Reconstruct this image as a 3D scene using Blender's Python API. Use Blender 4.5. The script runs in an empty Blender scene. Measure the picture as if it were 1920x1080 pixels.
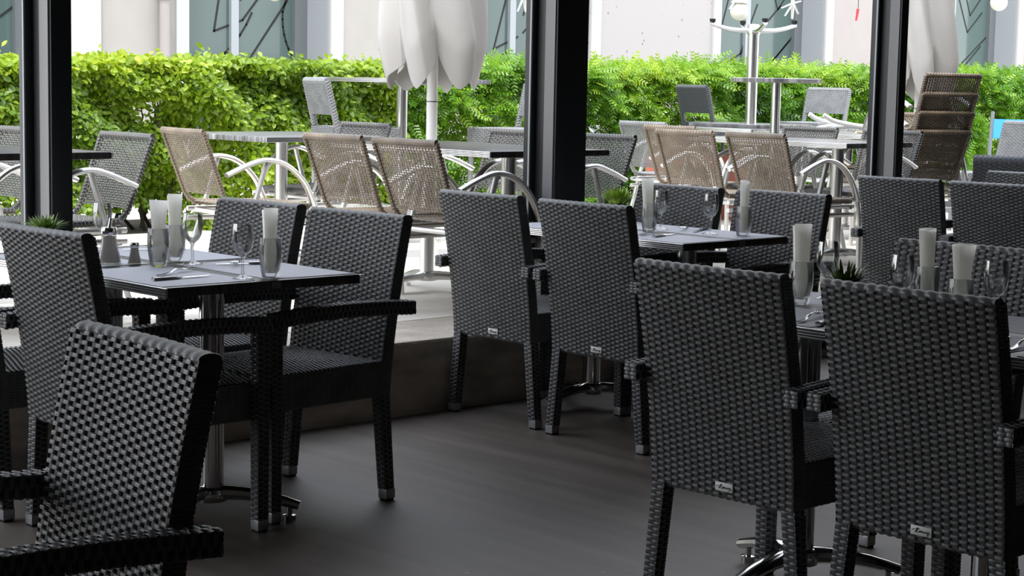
import bpy, bmesh, math, random
import numpy as np
from mathutils import Vector, Matrix

random.seed(7)
rng = np.random.default_rng(11)
C = bpy.context.scene.collection
S = bpy.context.scene
PI = math.pi

# ------------------------------------------------------------------ camera
CAM_H, YAW, PITCH, ROLL = 1.339, 0.8183, 0.1130, 0.0197
cam_d = bpy.data.cameras.new('camera'); cam = bpy.data.objects.new('camera', cam_d); C.objects.link(cam)
cam_d.sensor_width = 36.0; cam_d.lens = 3412.12 / 1920 * 36.0; cam_d.clip_end = 200
fw = Vector((math.cos(YAW), math.sin(YAW), 0)); rt = Vector((math.sin(YAW), -math.cos(YAW), 0)); zz = Vector((0, 0, 1))
F_ = fw * math.cos(PITCH) - zz * math.sin(PITCH); U_ = fw * math.sin(PITCH) + zz * math.cos(PITCH)
cx_ = rt * math.cos(ROLL) + U_ * math.sin(ROLL); cy_ = -rt * math.sin(ROLL) + U_ * math.cos(ROLL); cz_ = -F_
cam.matrix_world = Matrix(((cx_.x, cy_.x, cz_.x, 0), (cx_.y, cy_.y, cz_.y, 0), (cx_.z, cy_.z, cz_.z, CAM_H), (0, 0, 0, 1)))
S.camera = cam

# ------------------------------------------------------------------ sky, sun, exposure
w = bpy.data.worlds.new('sky'); S.world = w; w.use_nodes = True
wn = w.node_tree.nodes; wl = w.node_tree.links
bg = wn['Background']
tc = wn.new('ShaderNodeTexCoord'); sx = wn.new('ShaderNodeSeparateXYZ'); rp = wn.new('ShaderNodeValToRGB')
wl.new(tc.outputs['Generated'], sx.inputs[0]); wl.new(sx.outputs['Z'], rp.inputs[0]); wl.new(rp.outputs[0], bg.inputs[0])
rp.color_ramp.elements[0].position = 0.0; rp.color_ramp.elements[0].color = (0.97, 0.98, 1.0, 1)
rp.color_ramp.elements[1].position = 0.8; rp.color_ramp.elements[1].color = (0.80, 0.87, 1.0, 1)
bg.inputs[1].default_value = 1.3
sd = bpy.data.lights.new('sun', 'SUN'); so = bpy.data.objects.new('sun', sd); C.objects.link(so)
sd.energy = 1.4; sd.angle = math.radians(4); sd.color = (1.0, 0.95, 0.87)
so.rotation_euler = Vector((0.25, 0.27, -1.0)).to_track_quat('-Z', 'Y').to_euler()
so.location = (0, 0, 12)
S.view_settings.view_transform = 'Standard'; S.view_settings.look = 'None'
S.view_settings.gamma = 1.0; S.view_settings.use_curve_mapping = False
S.view_settings.exposure = 1.3
S.cycles.max_bounces = 10; S.cycles.diffuse_bounces = 4; S.cycles.glossy_bounces = 4
S.cycles.transparent_max_bounces = 24; S.cycles.transmission_bounces = 6
S.cycles.use_denoising = True
S.cycles.sample_clamp_indirect = 6.0

# ------------------------------------------------------------------ materials
def new_mat(name):
    m = bpy.data.materials.new(name); m.use_nodes = True
    return m, m.node_tree.nodes, m.node_tree.links, m.node_tree.nodes['Principled BSDF']
def mat(name, col, rough=0.5, metal=0.0, spec=0.5, noise=None, bump=None):
    """noise=(scale, strength, stretch xyz)  bump=(scale, strength)"""
    m, n, l, b = new_mat(name)
    b.inputs['Base Color'].default_value = (*col, 1); b.inputs['Roughness'].default_value = rough
    b.inputs['Metallic'].default_value = metal; b.inputs['Specular IOR Level'].default_value = spec
    tcn = n.new('ShaderNodeTexCoord')
    if noise:
        mp = n.new('ShaderNodeMapping'); mp.inputs['Scale'].default_value = noise[2]
        tx = n.new('ShaderNodeTexNoise'); tx.inputs['Scale'].default_value = noise[0]; tx.inputs['Detail'].default_value = 6
        r = n.new('ShaderNodeValToRGB'); k = noise[1]
        r.color_ramp.elements[0].position = 0.3; r.color_ramp.elements[1].position = 0.7
        r.color_ramp.elements[0].color = (*[c * (1 - k) for c in col], 1); r.color_ramp.elements[1].color = (*[min(1, c * (1 + k)) for c in col], 1)
        l.new(tcn.outputs['Object'], mp.inputs[0]); l.new(mp.outputs[0], tx.inputs['Vector']); l.new(tx.outputs['Fac'], r.inputs[0])
        l.new(r.outputs[0], b.inputs['Base Color'])
    if bump:
        tx2 = n.new('ShaderNodeTexNoise'); tx2.inputs['Scale'].default_value = bump[0]; tx2.inputs['Detail'].default_value = 8
        bp = n.new('ShaderNodeBump'); bp.inputs['Strength'].default_value = bump[1]; bp.inputs['Distance'].default_value = 0.02
        l.new(tcn.outputs['Object'], tx2.inputs['Vector']); l.new(tx2.outputs['Fac'], bp.inputs['Height']); l.new(bp.outputs[0], b.inputs['Normal'])
    return m
M = {}
M['weave'] = mat('black_resin_weave', (0.135, 0.14, 0.142), 0.45, noise=(14, 0.22, (1, 1, 1)))
M['stake'] = mat('recess_shaded_stake', (0.034, 0.034, 0.035), 0.55)  # separate strand, its colour darkened to deepen the shade in the weave gaps
M['weave_core'] = mat('light_block_core_and_pad', (0.006, 0.006, 0.006), 0.8)  # near-black core added behind the weave to keep its gaps dark; also foot pads
M['foot'] = mat('grey_foot_sleeve', (0.42, 0.43, 0.44), 0.35, 0.6)
M['badge'] = mat('brushed_badge', (0.62, 0.62, 0.60), 0.45, 0.2)
M['ink'] = mat('black_ink', (0.01, 0.01, 0.01), 0.6)
M['brown_weave'] = mat('taupe_resin_weave', (0.24, 0.19, 0.14), 0.36, noise=(9, 0.25, (1, 1, 1)))
M['skylit_weave'] = mat('skylit_taupe_weave', (0.12, 0.117, 0.112), 0.27, noise=(9, 0.2, (1, 1, 1)))  # darker, glossier copy of the brown weave; sky light put into its colour
M['grey_weave'] = mat('grey_resin_weave', (0.25, 0.255, 0.265), 0.42, noise=(12, 0.15, (1, 1, 1)))
M['slate_weave'] = mat('slate_resin_weave', (0.075, 0.08, 0.09), 0.45)
M['alu'] = mat('brushed_aluminium', (0.80, 0.80, 0.79), 0.28, 1.0)
M['alu_matt'] = mat('satin_aluminium', (0.74, 0.735, 0.72), 0.42, 0.75)
M['chrome'] = mat('chrome', (0.72, 0.72, 0.72), 0.12, 1.0)
M['mat'] = mat('lilac_grey_placemat', (0.55, 0.56, 0.62), 0.6, noise=(60, 0.05, (1, 1, 1)))
M['steel'] = mat('cutlery_steel', (0.75, 0.75, 0.75), 0.16, 1.0)
M['paper'] = mat('white_paper_napkin', (0.90, 0.89, 0.84), 0.9)
def translucent(m, k):
    n = m.node_tree.nodes; l = m.node_tree.links; b = n['Principled BSDF']; o = n['Material Output']
    t = n.new('ShaderNodeBsdfTranslucent'); t.inputs[0].default_value = b.inputs['Base Color'].default_value; mx = n.new('ShaderNodeMixShader'); mx.inputs[0].default_value = k
    l.new(b.outputs[0], mx.inputs[1]); l.new(t.outputs[0], mx.inputs[2]); l.new(mx.outputs[0], o.inputs['Surface'])
translucent(M['paper'], .62)
M['pot'] = mat('dark_plant_pot', (0.05, 0.05, 0.055), 0.5)
M['blade'] = mat('plant_blade', (0.20, 0.33, 0.06), 0.5, noise=(40, 0.35, (1, 1, 1)))
M['canvas'] = mat('off_white_canvas', (0.62, 0.60, 0.575), 0.9, noise=(5, 0.03, (1, 1, 1)))
M['white_metal'] = mat('white_lacquered_metal', (0.82, 0.82, 0.80), 0.4)
M['frame_dark'] = mat('anthracite_frame', (0.020, 0.023, 0.025), 0.45)
M['frame_grey'] = mat('grey_frame', (0.20, 0.195, 0.20), 0.45)
M['ledge'] = mat('weathered_concrete', (0.52, 0.46, 0.39), 0.9, noise=(4, 0.35, (1, 1, 3)), bump=(25, 0.5))
M['terrace'] = mat('pale_paving', (0.70, 0.655, 0.585), 0.85, noise=(2.5, 0.14, (1, 1, 1)))
M['street'] = mat('pale_street', (0.55, 0.54, 0.52), 0.9, noise=(2, 0.1, (1, 1, 1)))
M['inner_wall'] = mat('dim_plaster', (0.060, 0.050, 0.045), 0.9)
M['ceiling'] = mat('ceiling_paint', (0.12, 0.115, 0.11), 0.9)
M['render'] = mat('cream_render', (0.40, 0.375, 0.345), 0.9, noise=(3, 0.03, (1, 1, 1)))
M['pink_render'] = mat('pinkish_render', (0.37, 0.335, 0.32), 0.9, noise=(3, 0.03, (1, 1, 1)))
M['white_render'] = mat('white_render', (0.50, 0.50, 0.50), 0.8)
M['grey_jamb'] = mat('blue_grey_jamb', (0.33, 0.35, 0.37), 0.7)
M['win_frame'] = mat('dark_grey_window_frame', (0.13, 0.145, 0.155), 0.5)
M['win_bar'] = mat('mid_grey_window_bar', (0.36, 0.39, 0.41), 0.5)
M['pane'] = mat('teal_film_glass', (0.085, 0.125, 0.118), 0.08, 0.0, 0.5)
M['globe'] = mat('milky_globe', (0.88, 0.85, 0.74), 0.3)
M['soil'] = mat('dark_soil', (0.05, 0.04, 0.03), 1.0)
M['bark'] = mat('hedge_bark', (0.06, 0.045, 0.03), 0.9)
M['salt'] = mat('ground_white_salt', (0.75, 0.73, 0.70), 0.8)
M['pepper'] = mat('ground_pepper', (0.22, 0.20, 0.18), 0.9)
translucent(M['salt'], .4); translucent(M['canvas'], .25)
M['blue'] = mat('blue_canvas', (0.03, 0.30, 0.75), 0.7)
M['terracotta'] = mat('terracotta', (0.42, 0.13, 0.09), 0.8, noise=(6, 0.15, (1, 1, 1)))
M['wood'] = mat('pale_wood_slat', (0.62, 0.52, 0.32), 0.6, noise=(8, 0.15, (1, 8, 1)))
M['red'] = mat('red_ribbon', (0.65, 0.06, 0.08), 0.6)

def mat_glass(name, tint=(0.985, 0.992, 0.99)):
    m, n, l, b = new_mat(name); n.remove(b)
    o = n['Material Output']; t = n.new('ShaderNodeBsdfTransparent'); g = n.new('ShaderNodeBsdfGlossy'); mx = n.new('ShaderNodeMixShader')
    lw = n.new('ShaderNodeLayerWeight'); lw.inputs['Blend'].default_value = 0.42
    mr = n.new('ShaderNodeMapRange'); mr.inputs['To Min'].default_value = 0.035; mr.inputs['To Max'].default_value = 0.8
    t.inputs[0].default_value = (*tint, 1); g.inputs['Roughness'].default_value = 0.02
    l.new(lw.outputs['Fresnel'], mr.inputs['Value']); l.new(mr.outputs[0], mx.inputs[0]); l.new(t.outputs[0], mx.inputs[1]); l.new(g.outputs[0], mx.inputs[2])
    l.new(mx.outputs[0], o.inputs['Surface'])
    return m
M['glass'] = mat_glass('clear_glass')

def mat_striped(name, c0, c1, scale, rough, axis=(1, 1, 0.05)):
    m, n, l, b = new_mat(name)
    tcn = n.new('ShaderNodeTexCoord'); mp = n.new('ShaderNodeMapping'); mp.inputs['Scale'].default_value = axis
    tx = n.new('ShaderNodeTexNoise'); tx.inputs['Scale'].default_value = scale; tx.inputs['Detail'].default_value = 4; tx.inputs['Roughness'].default_value = 0.7
    r = n.new('ShaderNodeValToRGB'); r.color_ramp.elements[0].position = 0.42; r.color_ramp.elements[1].position = 0.66
    r.color_ramp.elements[0].color = (*c0, 1); r.color_ramp.elements[1].color = (*c1, 1)
    l.new(tcn.outputs['Object'], mp.inputs[0]); l.new(mp.outputs[0], tx.inputs['Vector']); l.new(tx.outputs['Fac'], r.inputs[0]); l.new(r.outputs[0], b.inputs['Base Color'])
    b.inputs['Roughness'].default_value = rough
    return m
M['laminate'] = mat_striped('dark_wenge_laminate', (0.028, 0.025, 0.024), (0.085, 0.078, 0.072), 40, 0.32, (1, 0.06, 0.06))
M['laminate_grey'] = mat_striped('striped_grey_laminate', (0.10, 0.10, 0.105), (0.42, 0.42, 0.42), 26, 0.25, (1, 0.05, 0.05))
M['laminate_grey_turned'] = mat_striped('striped_grey_laminate_turned', (0.10, 0.10, 0.105), (0.42, 0.42, 0.42), 26, 0.25, (0.05, 1, 0.05))

def mat_floor():
    m, n, l, b = new_mat('dark_vinyl_plank')
    tcn = n.new('ShaderNodeTexCoord'); mp = n.new('ShaderNodeMapping'); mp.inputs['Scale'].default_value = (3.0, 0.22, 1)
    tx = n.new('ShaderNodeTexNoise'); tx.inputs['Scale'].default_value = 3.2; tx.inputs['Detail'].default_value = 8; tx.inputs['Roughness'].default_value = 0.62
    r = n.new('ShaderNodeValToRGB'); r.color_ramp.elements[0].position = 0.32; r.color_ramp.elements[1].position = 0.72
    r.color_ramp.elements[0].color = (0.066, 0.050, 0.039, 1); r.color_ramp.elements[1].color = (0.150, 0.124, 0.103, 1)
    vo = n.new('ShaderNodeTexVoronoi'); vo.inputs['Scale'].default_value = 5.5
    gt = n.new('ShaderNodeMath'); gt.operation = 'LESS_THAN'; gt.inputs[1].default_value = 0.035
    mx = n.new('ShaderNodeMix'); mx.data_type = 'RGBA'; mx.inputs['B'].default_value = (0.20, 0.19, 0.18, 1)
    l.new(tcn.outputs['Object'], mp.inputs[0]); l.new(mp.outputs[0], tx.inputs['Vector']); l.new(tx.outputs['Fac'], r.inputs[0])
    l.new(tcn.outputs['Object'], vo.inputs['Vector']); l.new(vo.outputs['Distance'], gt.inputs[0]); l.new(gt.outputs[0], mx.inputs['Factor'])
    l.new(r.outputs[0], mx.inputs['A']); l.new(mx.outputs['Result'], b.inputs['Base Color'])
    rr = n.new('ShaderNodeMapRange'); rr.inputs['To Min'].default_value = 0.48; rr.inputs['To Max'].default_value = 0.62
    l.new(tx.outputs['Fac'], rr.inputs['Value']); l.new(rr.outputs[0], b.inputs['Roughness'])
    b.inputs['Specular IOR Level'].default_value = 0.75
    return m
M['floor'] = mat_floor()

def mat_speckled():
    m, n, l, b = new_mat('speckled_render')
    tcn = n.new('ShaderNodeTexCoord'); vo = n.new('ShaderNodeTexVoronoi'); vo.inputs['Scale'].default_value = 7.0
    mp = n.new('ShaderNodeMapping'); mp.inputs['Scale'].default_value = (1.3, 1, 0.9)
    gt = n.new('ShaderNodeMath'); gt.operation = 'LESS_THAN'; gt.inputs[1].default_value = 0.085
    mx = n.new('ShaderNodeMix'); mx.data_type = 'RGBA'
    mx.inputs['A'].default_value = (0.40, 0.375, 0.365, 1); mx.inputs['B'].default_value = (0.17, 0.14, 0.135, 1)
    l.new(tcn.outputs['Object'], mp.inputs[0]); l.new(mp.outputs[0], vo.inputs['Vector']); l.new(vo.outputs['Distance'], gt.inputs[0])
    l.new(gt.outputs[0], mx.inputs['Factor']); l.new(mx.outputs['Result'], b.inputs['Base Color']); b.inputs['Roughness'].default_value = 0.9
    return m
M['speckled'] = mat_speckled()

def mat_leaf(name, ramp):
    m, n, l, b = new_mat(name)
    o = n['Material Output']
    at = n.new('ShaderNodeAttribute'); at.attribute_name = 'tone'
    r = n.new('ShaderNodeValToRGB')
    while len(r.color_ramp.elements) < len(ramp): r.color_ramp.elements.new(0.5)
    for e, (p, c) in zip(r.color_ramp.elements, ramp): e.position = p; e.color = (*c, 1)
    l.new(at.outputs['Fac'], r.inputs[0])
    d = n.new('ShaderNodeBsdfDiffuse'); t = n.new('ShaderNodeBsdfTranslucent'); mx = n.new('ShaderNodeMixShader'); mx.inputs[0].default_value = 0.42
    g = n.new('ShaderNodeBsdfGlossy'); g.inputs['Roughness'].default_value = 0.45; m2 = n.new('ShaderNodeMixShader'); m2.inputs[0].default_value = 0.05
    l.new(r.outputs[0], d.inputs[0]); l.new(r.outputs[0], t.inputs[0]); l.new(d.outputs[0], mx.inputs[1]); l.new(t.outputs[0], mx.inputs[2])
    l.new(mx.outputs[0], m2.inputs[1]); l.new(g.outputs[0], m2.inputs[2]); l.new(m2.outputs[0], o.inputs['Surface']); n.remove(b)
    return m
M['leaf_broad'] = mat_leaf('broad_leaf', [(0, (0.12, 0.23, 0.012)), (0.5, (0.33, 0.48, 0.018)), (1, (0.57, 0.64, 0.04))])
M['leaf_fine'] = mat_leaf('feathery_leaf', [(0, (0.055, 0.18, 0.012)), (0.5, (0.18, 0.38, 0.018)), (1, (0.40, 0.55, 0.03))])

# ------------------------------------------------------------------ mesh helpers
class MB:
    """collects raw verts / faces, builds ONE mesh"""
    def __init__(s): s.v = []; s.f = []; s.n = 0; s.mi = []
    def add(s, verts, faces, mi=0):
        verts = np.asarray(verts, float).reshape(-1, 3)
        s.v.append(verts)
        for f in faces: s.f.append(tuple(i + s.n for i in f)); s.mi.append(mi)
        s.n += len(verts); return s
    def grid(s, P, close_u=False, close_v=False, mi=0):
        P = np.asarray(P, float); a, b = P.shape[:2]
        idx = np.arange(a * b).reshape(a, b)
        i0 = idx if close_u else idx[:-1]; i1 = np.roll(idx, -1, 0) if close_u else idx[1:]
        def sh(q): return (q if close_v else q[:, :-1]), (np.roll(q, -1, 1) if close_v else q[:, 1:])
        a0, a1 = sh(i0); b0, b1 = sh(i1)
        F = np.stack([a0, b0, b1, a1], -1).reshape(-1, 4)
        return s.add(P.reshape(-1, 3), F.tolist(), mi)
    def box(s, x0, x1, y0, y1, z0, z1, mi=0, bev=0.0):
        bm = bmesh.new(); bmesh.ops.create_cube(bm, size=1)
        for v in bm.verts: v.co = Vector(((x0 + x1) / 2 + v.co.x * (x1 - x0), (y0 + y1) / 2 + v.co.y * (y1 - y0), (z0 + z1) / 2 + v.co.z * (z1 - z0)))
        if bev: bmesh.ops.bevel(bm, geom=bm.edges[:], offset=bev, segments=2, affect='EDGES', profile=0.6)
        bm.verts.index_update()
        s.add([v.co[:] for v in bm.verts], [[v.index for v in f.verts] for f in bm.faces], mi); bm.free(); return s
    def lathe(s, prof, n=24, cx=0, cy=0, mi=0):
        prof = np.asarray(prof, float); th = np.linspace(0, 2 * PI, n, endpoint=False)
        P = np.zeros((len(prof), n, 3)); P[..., 0] = cx + prof[:, :1] * np.cos(th); P[..., 1] = cy + prof[:, :1] * np.sin(th); P[..., 2] = prof[:, 1:2]
        return s.grid(P, close_v=True, mi=mi)
    def tube(s, pts, r, n=10, caps=True, flat=1.0, mi=0, up=(0, 0, 1)):
        """round (or flattened) tube along pts; r scalar or per-point; flat scales the side axis"""
        pts = np.asarray(pts, float); k = len(pts); r = np.broadcast_to(np.asarray(r, float), (k,))
        T = np.gradient(pts, axis=0); T /= np.linalg.norm(T, axis=1)[:, None] + 1e-12
        up = np.asarray(up, float); P = np.zeros((k, n, 3)); th = np.linspace(0, 2 * PI, n, endpoint=False)
        pa = None
        for i in range(k):
            a = np.cross(T[i], up)
            if np.linalg.norm(a) < 1e-3: a = pa if pa is not None else np.cross(T[i], (1, 0.01, 0))
            a /= np.linalg.norm(a); pa = a; b = np.cross(a, T[i])
            P[i] = pts[i] + r[i] * (np.cos(th)[:, None] * a * flat + np.sin(th)[:, None] * b)
        base = s.n; s.grid(P, close_v=True, mi=mi)
        if caps:
            s.f.append(tuple(base + i for i in range(n))); s.mi.append(mi)
            s.f.append(tuple(base + (k - 1) * n + i for i in reversed(range(n)))); s.mi.append(mi)
        return s
    def mesh(s, name, mats, smooth=True, fix=False):
        me = bpy.data.meshes.new(name)
        V = np.concatenate(s.v) if s.v else np.zeros((0, 3))
        me.from_pydata(V.tolist(), [], s.f)
        for m in (mats if isinstance(mats, (list, tuple)) else [mats]): me.materials.append(m)
        me.polygons.foreach_set('material_index', np.array(s.mi, dtype=np.int32))
        if fix:
            bm = bmesh.new(); bm.from_mesh(me); bmesh.ops.recalc_face_normals(bm, faces=bm.faces); bm.to_mesh(me); bm.free()
        if smooth:
            me.polygons.foreach_set('use_smooth', np.ones(len(me.polygons), bool))
            try: me.set_sharp_from_angle(angle=math.radians(38))
            except Exception: pass
        me.update(); return me
def obj(name, mb, mats, parent=None, smooth=True, fix=True):
    me = mb if isinstance(mb, bpy.types.Mesh) else mb.mesh(name, mats, smooth, fix)
    o = bpy.data.objects.new(name, me); C.objects.link(o)
    if parent: o.parent = parent
    return o
def tag(o, label, cat, group=None, kind=None):
    o['label'] = label; o['category'] = cat
    if group: o['group'] = group
    if kind: o['kind'] = kind
    return o
def thing(name, label, cat, loc=(0, 0, 0), rz=0, group=None):
    o = bpy.data.objects.new(name, None); C.objects.link(o); o.empty_display_size = 0.1
    o.location = loc; o.rotation_euler = (0, 0, rz)
    return tag(o, label, cat, group)
def struct(name, mb, m, smooth=False):
    o = obj(name, mb, m, None, smooth); o['kind'] = 'structure'; return o
def dup(root, loc, rz, label, group=None, rot=None):
    r = root.copy(); C.objects.link(r); r.location = loc; r.rotation_euler = rot if rot else (0, 0, rz); r['label'] = label
    if group: r['group'] = group
    for ch in root.children:
        c = ch.copy(); C.objects.link(c); c.parent = r
        for g in ch.children:
            d = g.copy(); C.objects.link(d); d.parent = c
    return r

def sq(x, k=2.0): return np.tanh(k * x) / np.tanh(k)
def weave(mb, surf, nu, nv, wu=0.92, wv=0.6, amp=0.002, crown=0.0012, groove=True, su=4, sv=4, mi=0, stake=None, kq=2.0, bias=0.0):
    """woven panel on surf(u,v)->(P,N), u,v in 0..1: nv strands running along u, nu strands running along v"""
    cs = np.array([-.5, -.38, -.17, 0, .17, .38, .5]) if groove else np.array([-.5, -.25, .25, .5])
    ch = np.array([-0.6, .75, .55, 1, .55, .75, -0.6]) if groove else np.array([-0.4, .9, .9, -0.4])
    k = len(cs); nus = nu * su + 1; u = np.linspace(0, 1, nus)
    j = np.arange(nv)
    vv = ((j[:, None] + .5 + cs[None] * wu) / nv)                      # nv,k
    off = amp * sq(np.cos(PI * (u * nu - .5)[None] + PI * j[:, None]) + bias, kq)  # nv,nus
    UU = np.broadcast_to(u[None, :, None], (nv, nus, k)); VV = np.broadcast_to(vv[:, None, :], (nv, nus, k))
    P, N = surf(UU, VV); P = P + N * (off[..., None] + crown * ch)[..., None]
    idx = np.arange(nv * nus * k).reshape(nv, nus, k)
    F = np.stack([idx[:, :-1, :-1], idx[:, 1:, :-1], idx[:, 1:, 1:], idx[:, :-1, 1:]], -1).reshape(-1, 4)
    mb.add(P.reshape(-1, 3), F.tolist(), mi)
    cs = np.array([-.5, -.25, .25, .5]); ch = np.array([-0.4, .9, .9, -0.4]); k = 4
    nvs = nv * sv + 1; v = np.linspace(0, 1, nvs); i = np.arange(nu)
    uu = (i[:, None] + .5 + cs[None] * wv) / nu
    off = (-0.75 * amp if stake is None else 0) * sq(np.cos(PI * (v * nv - .5)[None] + PI * i[:, None])) + (stake or 0)
    UU = np.broadcast_to(uu[:, None, :], (nu, nvs, k)); VV = np.broadcast_to(v[None, :, None], (nu, nvs, k))
    P, N = surf(UU, VV); P = P + N * (off[..., None] + crown * 0.6 * ch)[..., None]
    idx = np.arange(nu * nvs * k).reshape(nu, nvs, k)
    F = np.stack([idx[:, :-1, :-1], idx[:, :-1, 1:], idx[:, 1:, 1:], idx[:, 1:, :-1]], -1).reshape(-1, 4)
    mb.add(P.reshape(-1, 3), F.tolist(), mi if stake is None else 2)
def quad_surf(p00, p10, p01, p11):
    p00, p10, p01, p11 = [np.array(p, float) for p in (p00, p10, p01, p11)]
    n = np.cross(p10 - p00, p01 - p00); n /= np.linalg.norm(n)
    def f(u, v):
        u = u[..., None]; v = v[..., None]
        P = (1 - u) * (1 - v) * p00 + u * (1 - v) * p10 + (1 - u) * v * p01 + u * v * p11
        return P, np.broadcast_to(n, P.shape)
    return f
def rope(mb, pts, r, pitch, n=10, amp=0.17, mi=0, flat=1.0):
    """braided edge: tube whose radius swells along a helix"""
    pts = np.asarray(pts, float); seg = np.linalg.norm(np.diff(pts, axis=0), axis=1); L = seg.sum()
    m = max(8, int(L / pitch * 7)); t = np.linspace(0, L, m); cum = np.concatenate([[0], np.cumsum(seg)])
    Q = np.stack([np.interp(t, cum, pts[:, k]) for k in range(3)], 1)
    T = np.gradient(Q, axis=0); T /= np.linalg.norm(T, axis=1)[:, None]
    th = np.linspace(0, 2 * PI, n, endpoint=False); P = np.zeros((m, n, 3))
    for i in range(m):
        up = np.array((0, 0, 1.)) if abs(T[i][2]) < .9 else np.array((0, 1., 0))
        a = np.cross(T[i], up); a /= np.linalg.norm(a); b = np.cross(a, T[i])
        rr = r * (1 - amp + amp * 2 * np.abs(np.sin(PI * t[i] / pitch + th)))
        P[i] = Q[i] + rr[:, None] * (np.cos(th)[:, None] * a * flat + np.sin(th)[:, None] * b)
    base = mb.n; mb.grid(P, close_v=True, mi=mi)
    mb.f.append(tuple(base + i for i in range(n))); mb.mi.append(mi)
    mb.f.append(tuple(base + (m - 1) * n + i for i in reversed(range(n)))); mb.mi.append(mi)

# ------------------------------------------------------------------ setting: room
YW, ZL = 5.53, 0.30          # inner face of the low window wall, terrace / sill level
YP = 5.66                    # inner face of the window posts
b = MB(); b.box(-1.2, 14, -5.2, YW, -0.12, 0.0); struct('floor', b, M['floor'])
b = MB(); b.box(-1.4, 14, -5.2, 5.85, 3.45, 3.6); struct('ceiling', b, M['ceiling'])
b = MB(); b.box(-1.4, 14, YW, 6.02, -0.12, ZL, bev=0.012); struct('wall_window_sill', b, M['ledge'])
b = MB(); b.box(-1.4, 14, -5.4, -5.2, -0.12, 3.45); struct('wall_back', b, M['inner_wall'])
b = MB(); b.box(14, 14.2, -5.4, 6.02, -0.12, 3.45); struct('wall_right', b, M['inner_wall'])
b = MB(); b.box(-1.4, -1.2, -5.4, 5.53, -0.12, 3.45); struct('wall_left', b, M['inner_wall'])  # unseen wall set near and closed to keep light off the foreground chairs
b = MB(); b.box(-1.4, 14, YP, 5.85, 3.3, 3.45); struct('trim_window_head', b, M['frame_dark'])

POST_LABELS = {0: 'dark window post at the left edge behind the table with two napkin glasses', 1: 'widest dark window post, in the middle between umbrella and lantern globes',
               2: 'dark window post at right with a cream umbrella showing behind it'}
def post(x0, wid, label, group):
    """x0 = left edge of the inner face; the stepped outer profile continues outward (+Y) and a little to the left"""
    t = thing('window_post', label, 'window post', (x0, YP, ZL), 0, group)
    b = MB(); b.box(0, wid, 0, 0.18, 0, 3.0, bev=0.004); obj('main_profile', b, M['frame_dark'], t)
    b = MB(); b.box(-0.006, 0.0, 0.010, 0.070, 0, 3.0); o = obj('side_strip', b, M['frame_grey'], t); o['label'] = 'lighter grey strip on the side face'  # thin strip, lighter grey than the main profile
    b = MB(); b.box(-0.03, 0.0, 0.125, 0.17, 0, 3.0, bev=0.003); obj('glazing_profile', b, M['frame_dark'], t)
    b = MB(); b.box(-0.034, -0.030, 0.128, 0.138, 0, 3.0); o = obj('silver_strip', b, M['win_bar'], t); o['label'] = 'thin pale grey strip'
    return t
# ------------------------------------------------------------------ terrace, street, facade
b = MB(); b.box(-1.4, 34, 6.02, 10.35, -0.2, ZL); b.box(-16, -1.4, 6.02, 10.35, -0.2, ZL); struct('terrace_paving', b, M['terrace'])
b = MB(); b.box(-8, 34, 10.35, 11.5, -0.2, ZL - 0.01); struct('planting_bed', b, M['soil'])
b = MB(); b.box(-8, 34, 11.5, 15.6, -0.2, ZL - 0.06); struct('street_paving', b, M['street'])

YF, REC = 15.0, 0.42
wins = [(6.1, 8.28), (9.72, 11.42), (13.55, 15.2), (17.5, 19.62), (22.2, 24.3), (26.9, 29.0)]
bld = thing('building', 'pale rendered building with teal windows across the street beyond the hedge', 'building', (0, YF, 0))
zt_ = 7.0
edges = [2.0] + [e for a in wins for e in a] + [33.0]
wall_mats = ['render', 'render', 'render', 'speckled', 'pink_render', 'pink_render', 'pink_render']
for k in range(0, len(edges), 2):
    b = MB(); b.box(edges[k], edges[k + 1], 0, REC, 0, zt_); o = obj('wall_panel', b, M[wall_mats[k // 2]], bld, False)
    if wall_mats[k // 2] == 'speckled': o['label'] = 'wall panel flecked with dark specks'
b = MB(); b.box(2, 33, REC + 0.06, REC + 0.3, 0, zt_); obj('inner_wall', b, M['win_frame'], bld, False)
def poly_strip(mb, pts, wd, y):
    for a, c in zip(pts[:-1], pts[1:]):
        a = np.array(a); c = np.array(c); d = c - a; L = np.linalg.norm(d); nrm = np.array((-d[1], d[0])) / L * wd / 2; e = d / L * wd / 3
        q = [a - e - nrm, c + e - nrm, c + e + nrm, a - e + nrm]
        v = [(p[0], y, p[1]) for p in q] + [(p[0], y - 0.004, p[1]) for p in q]
        mb.add(v, [(0, 1, 2, 3), (4, 5, 6, 7), (0, 1, 5, 4), (1, 2, 6, 5), (2, 3, 7, 6), (3, 0, 4, 7)])
def arc(cx, cz, r, a0, a1, n=10):
    return [(cx + r * math.cos(math.radians(a)), cz + r * math.sin(math.radians(a))) for a in np.linspace(a0, a1, n)]
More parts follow.
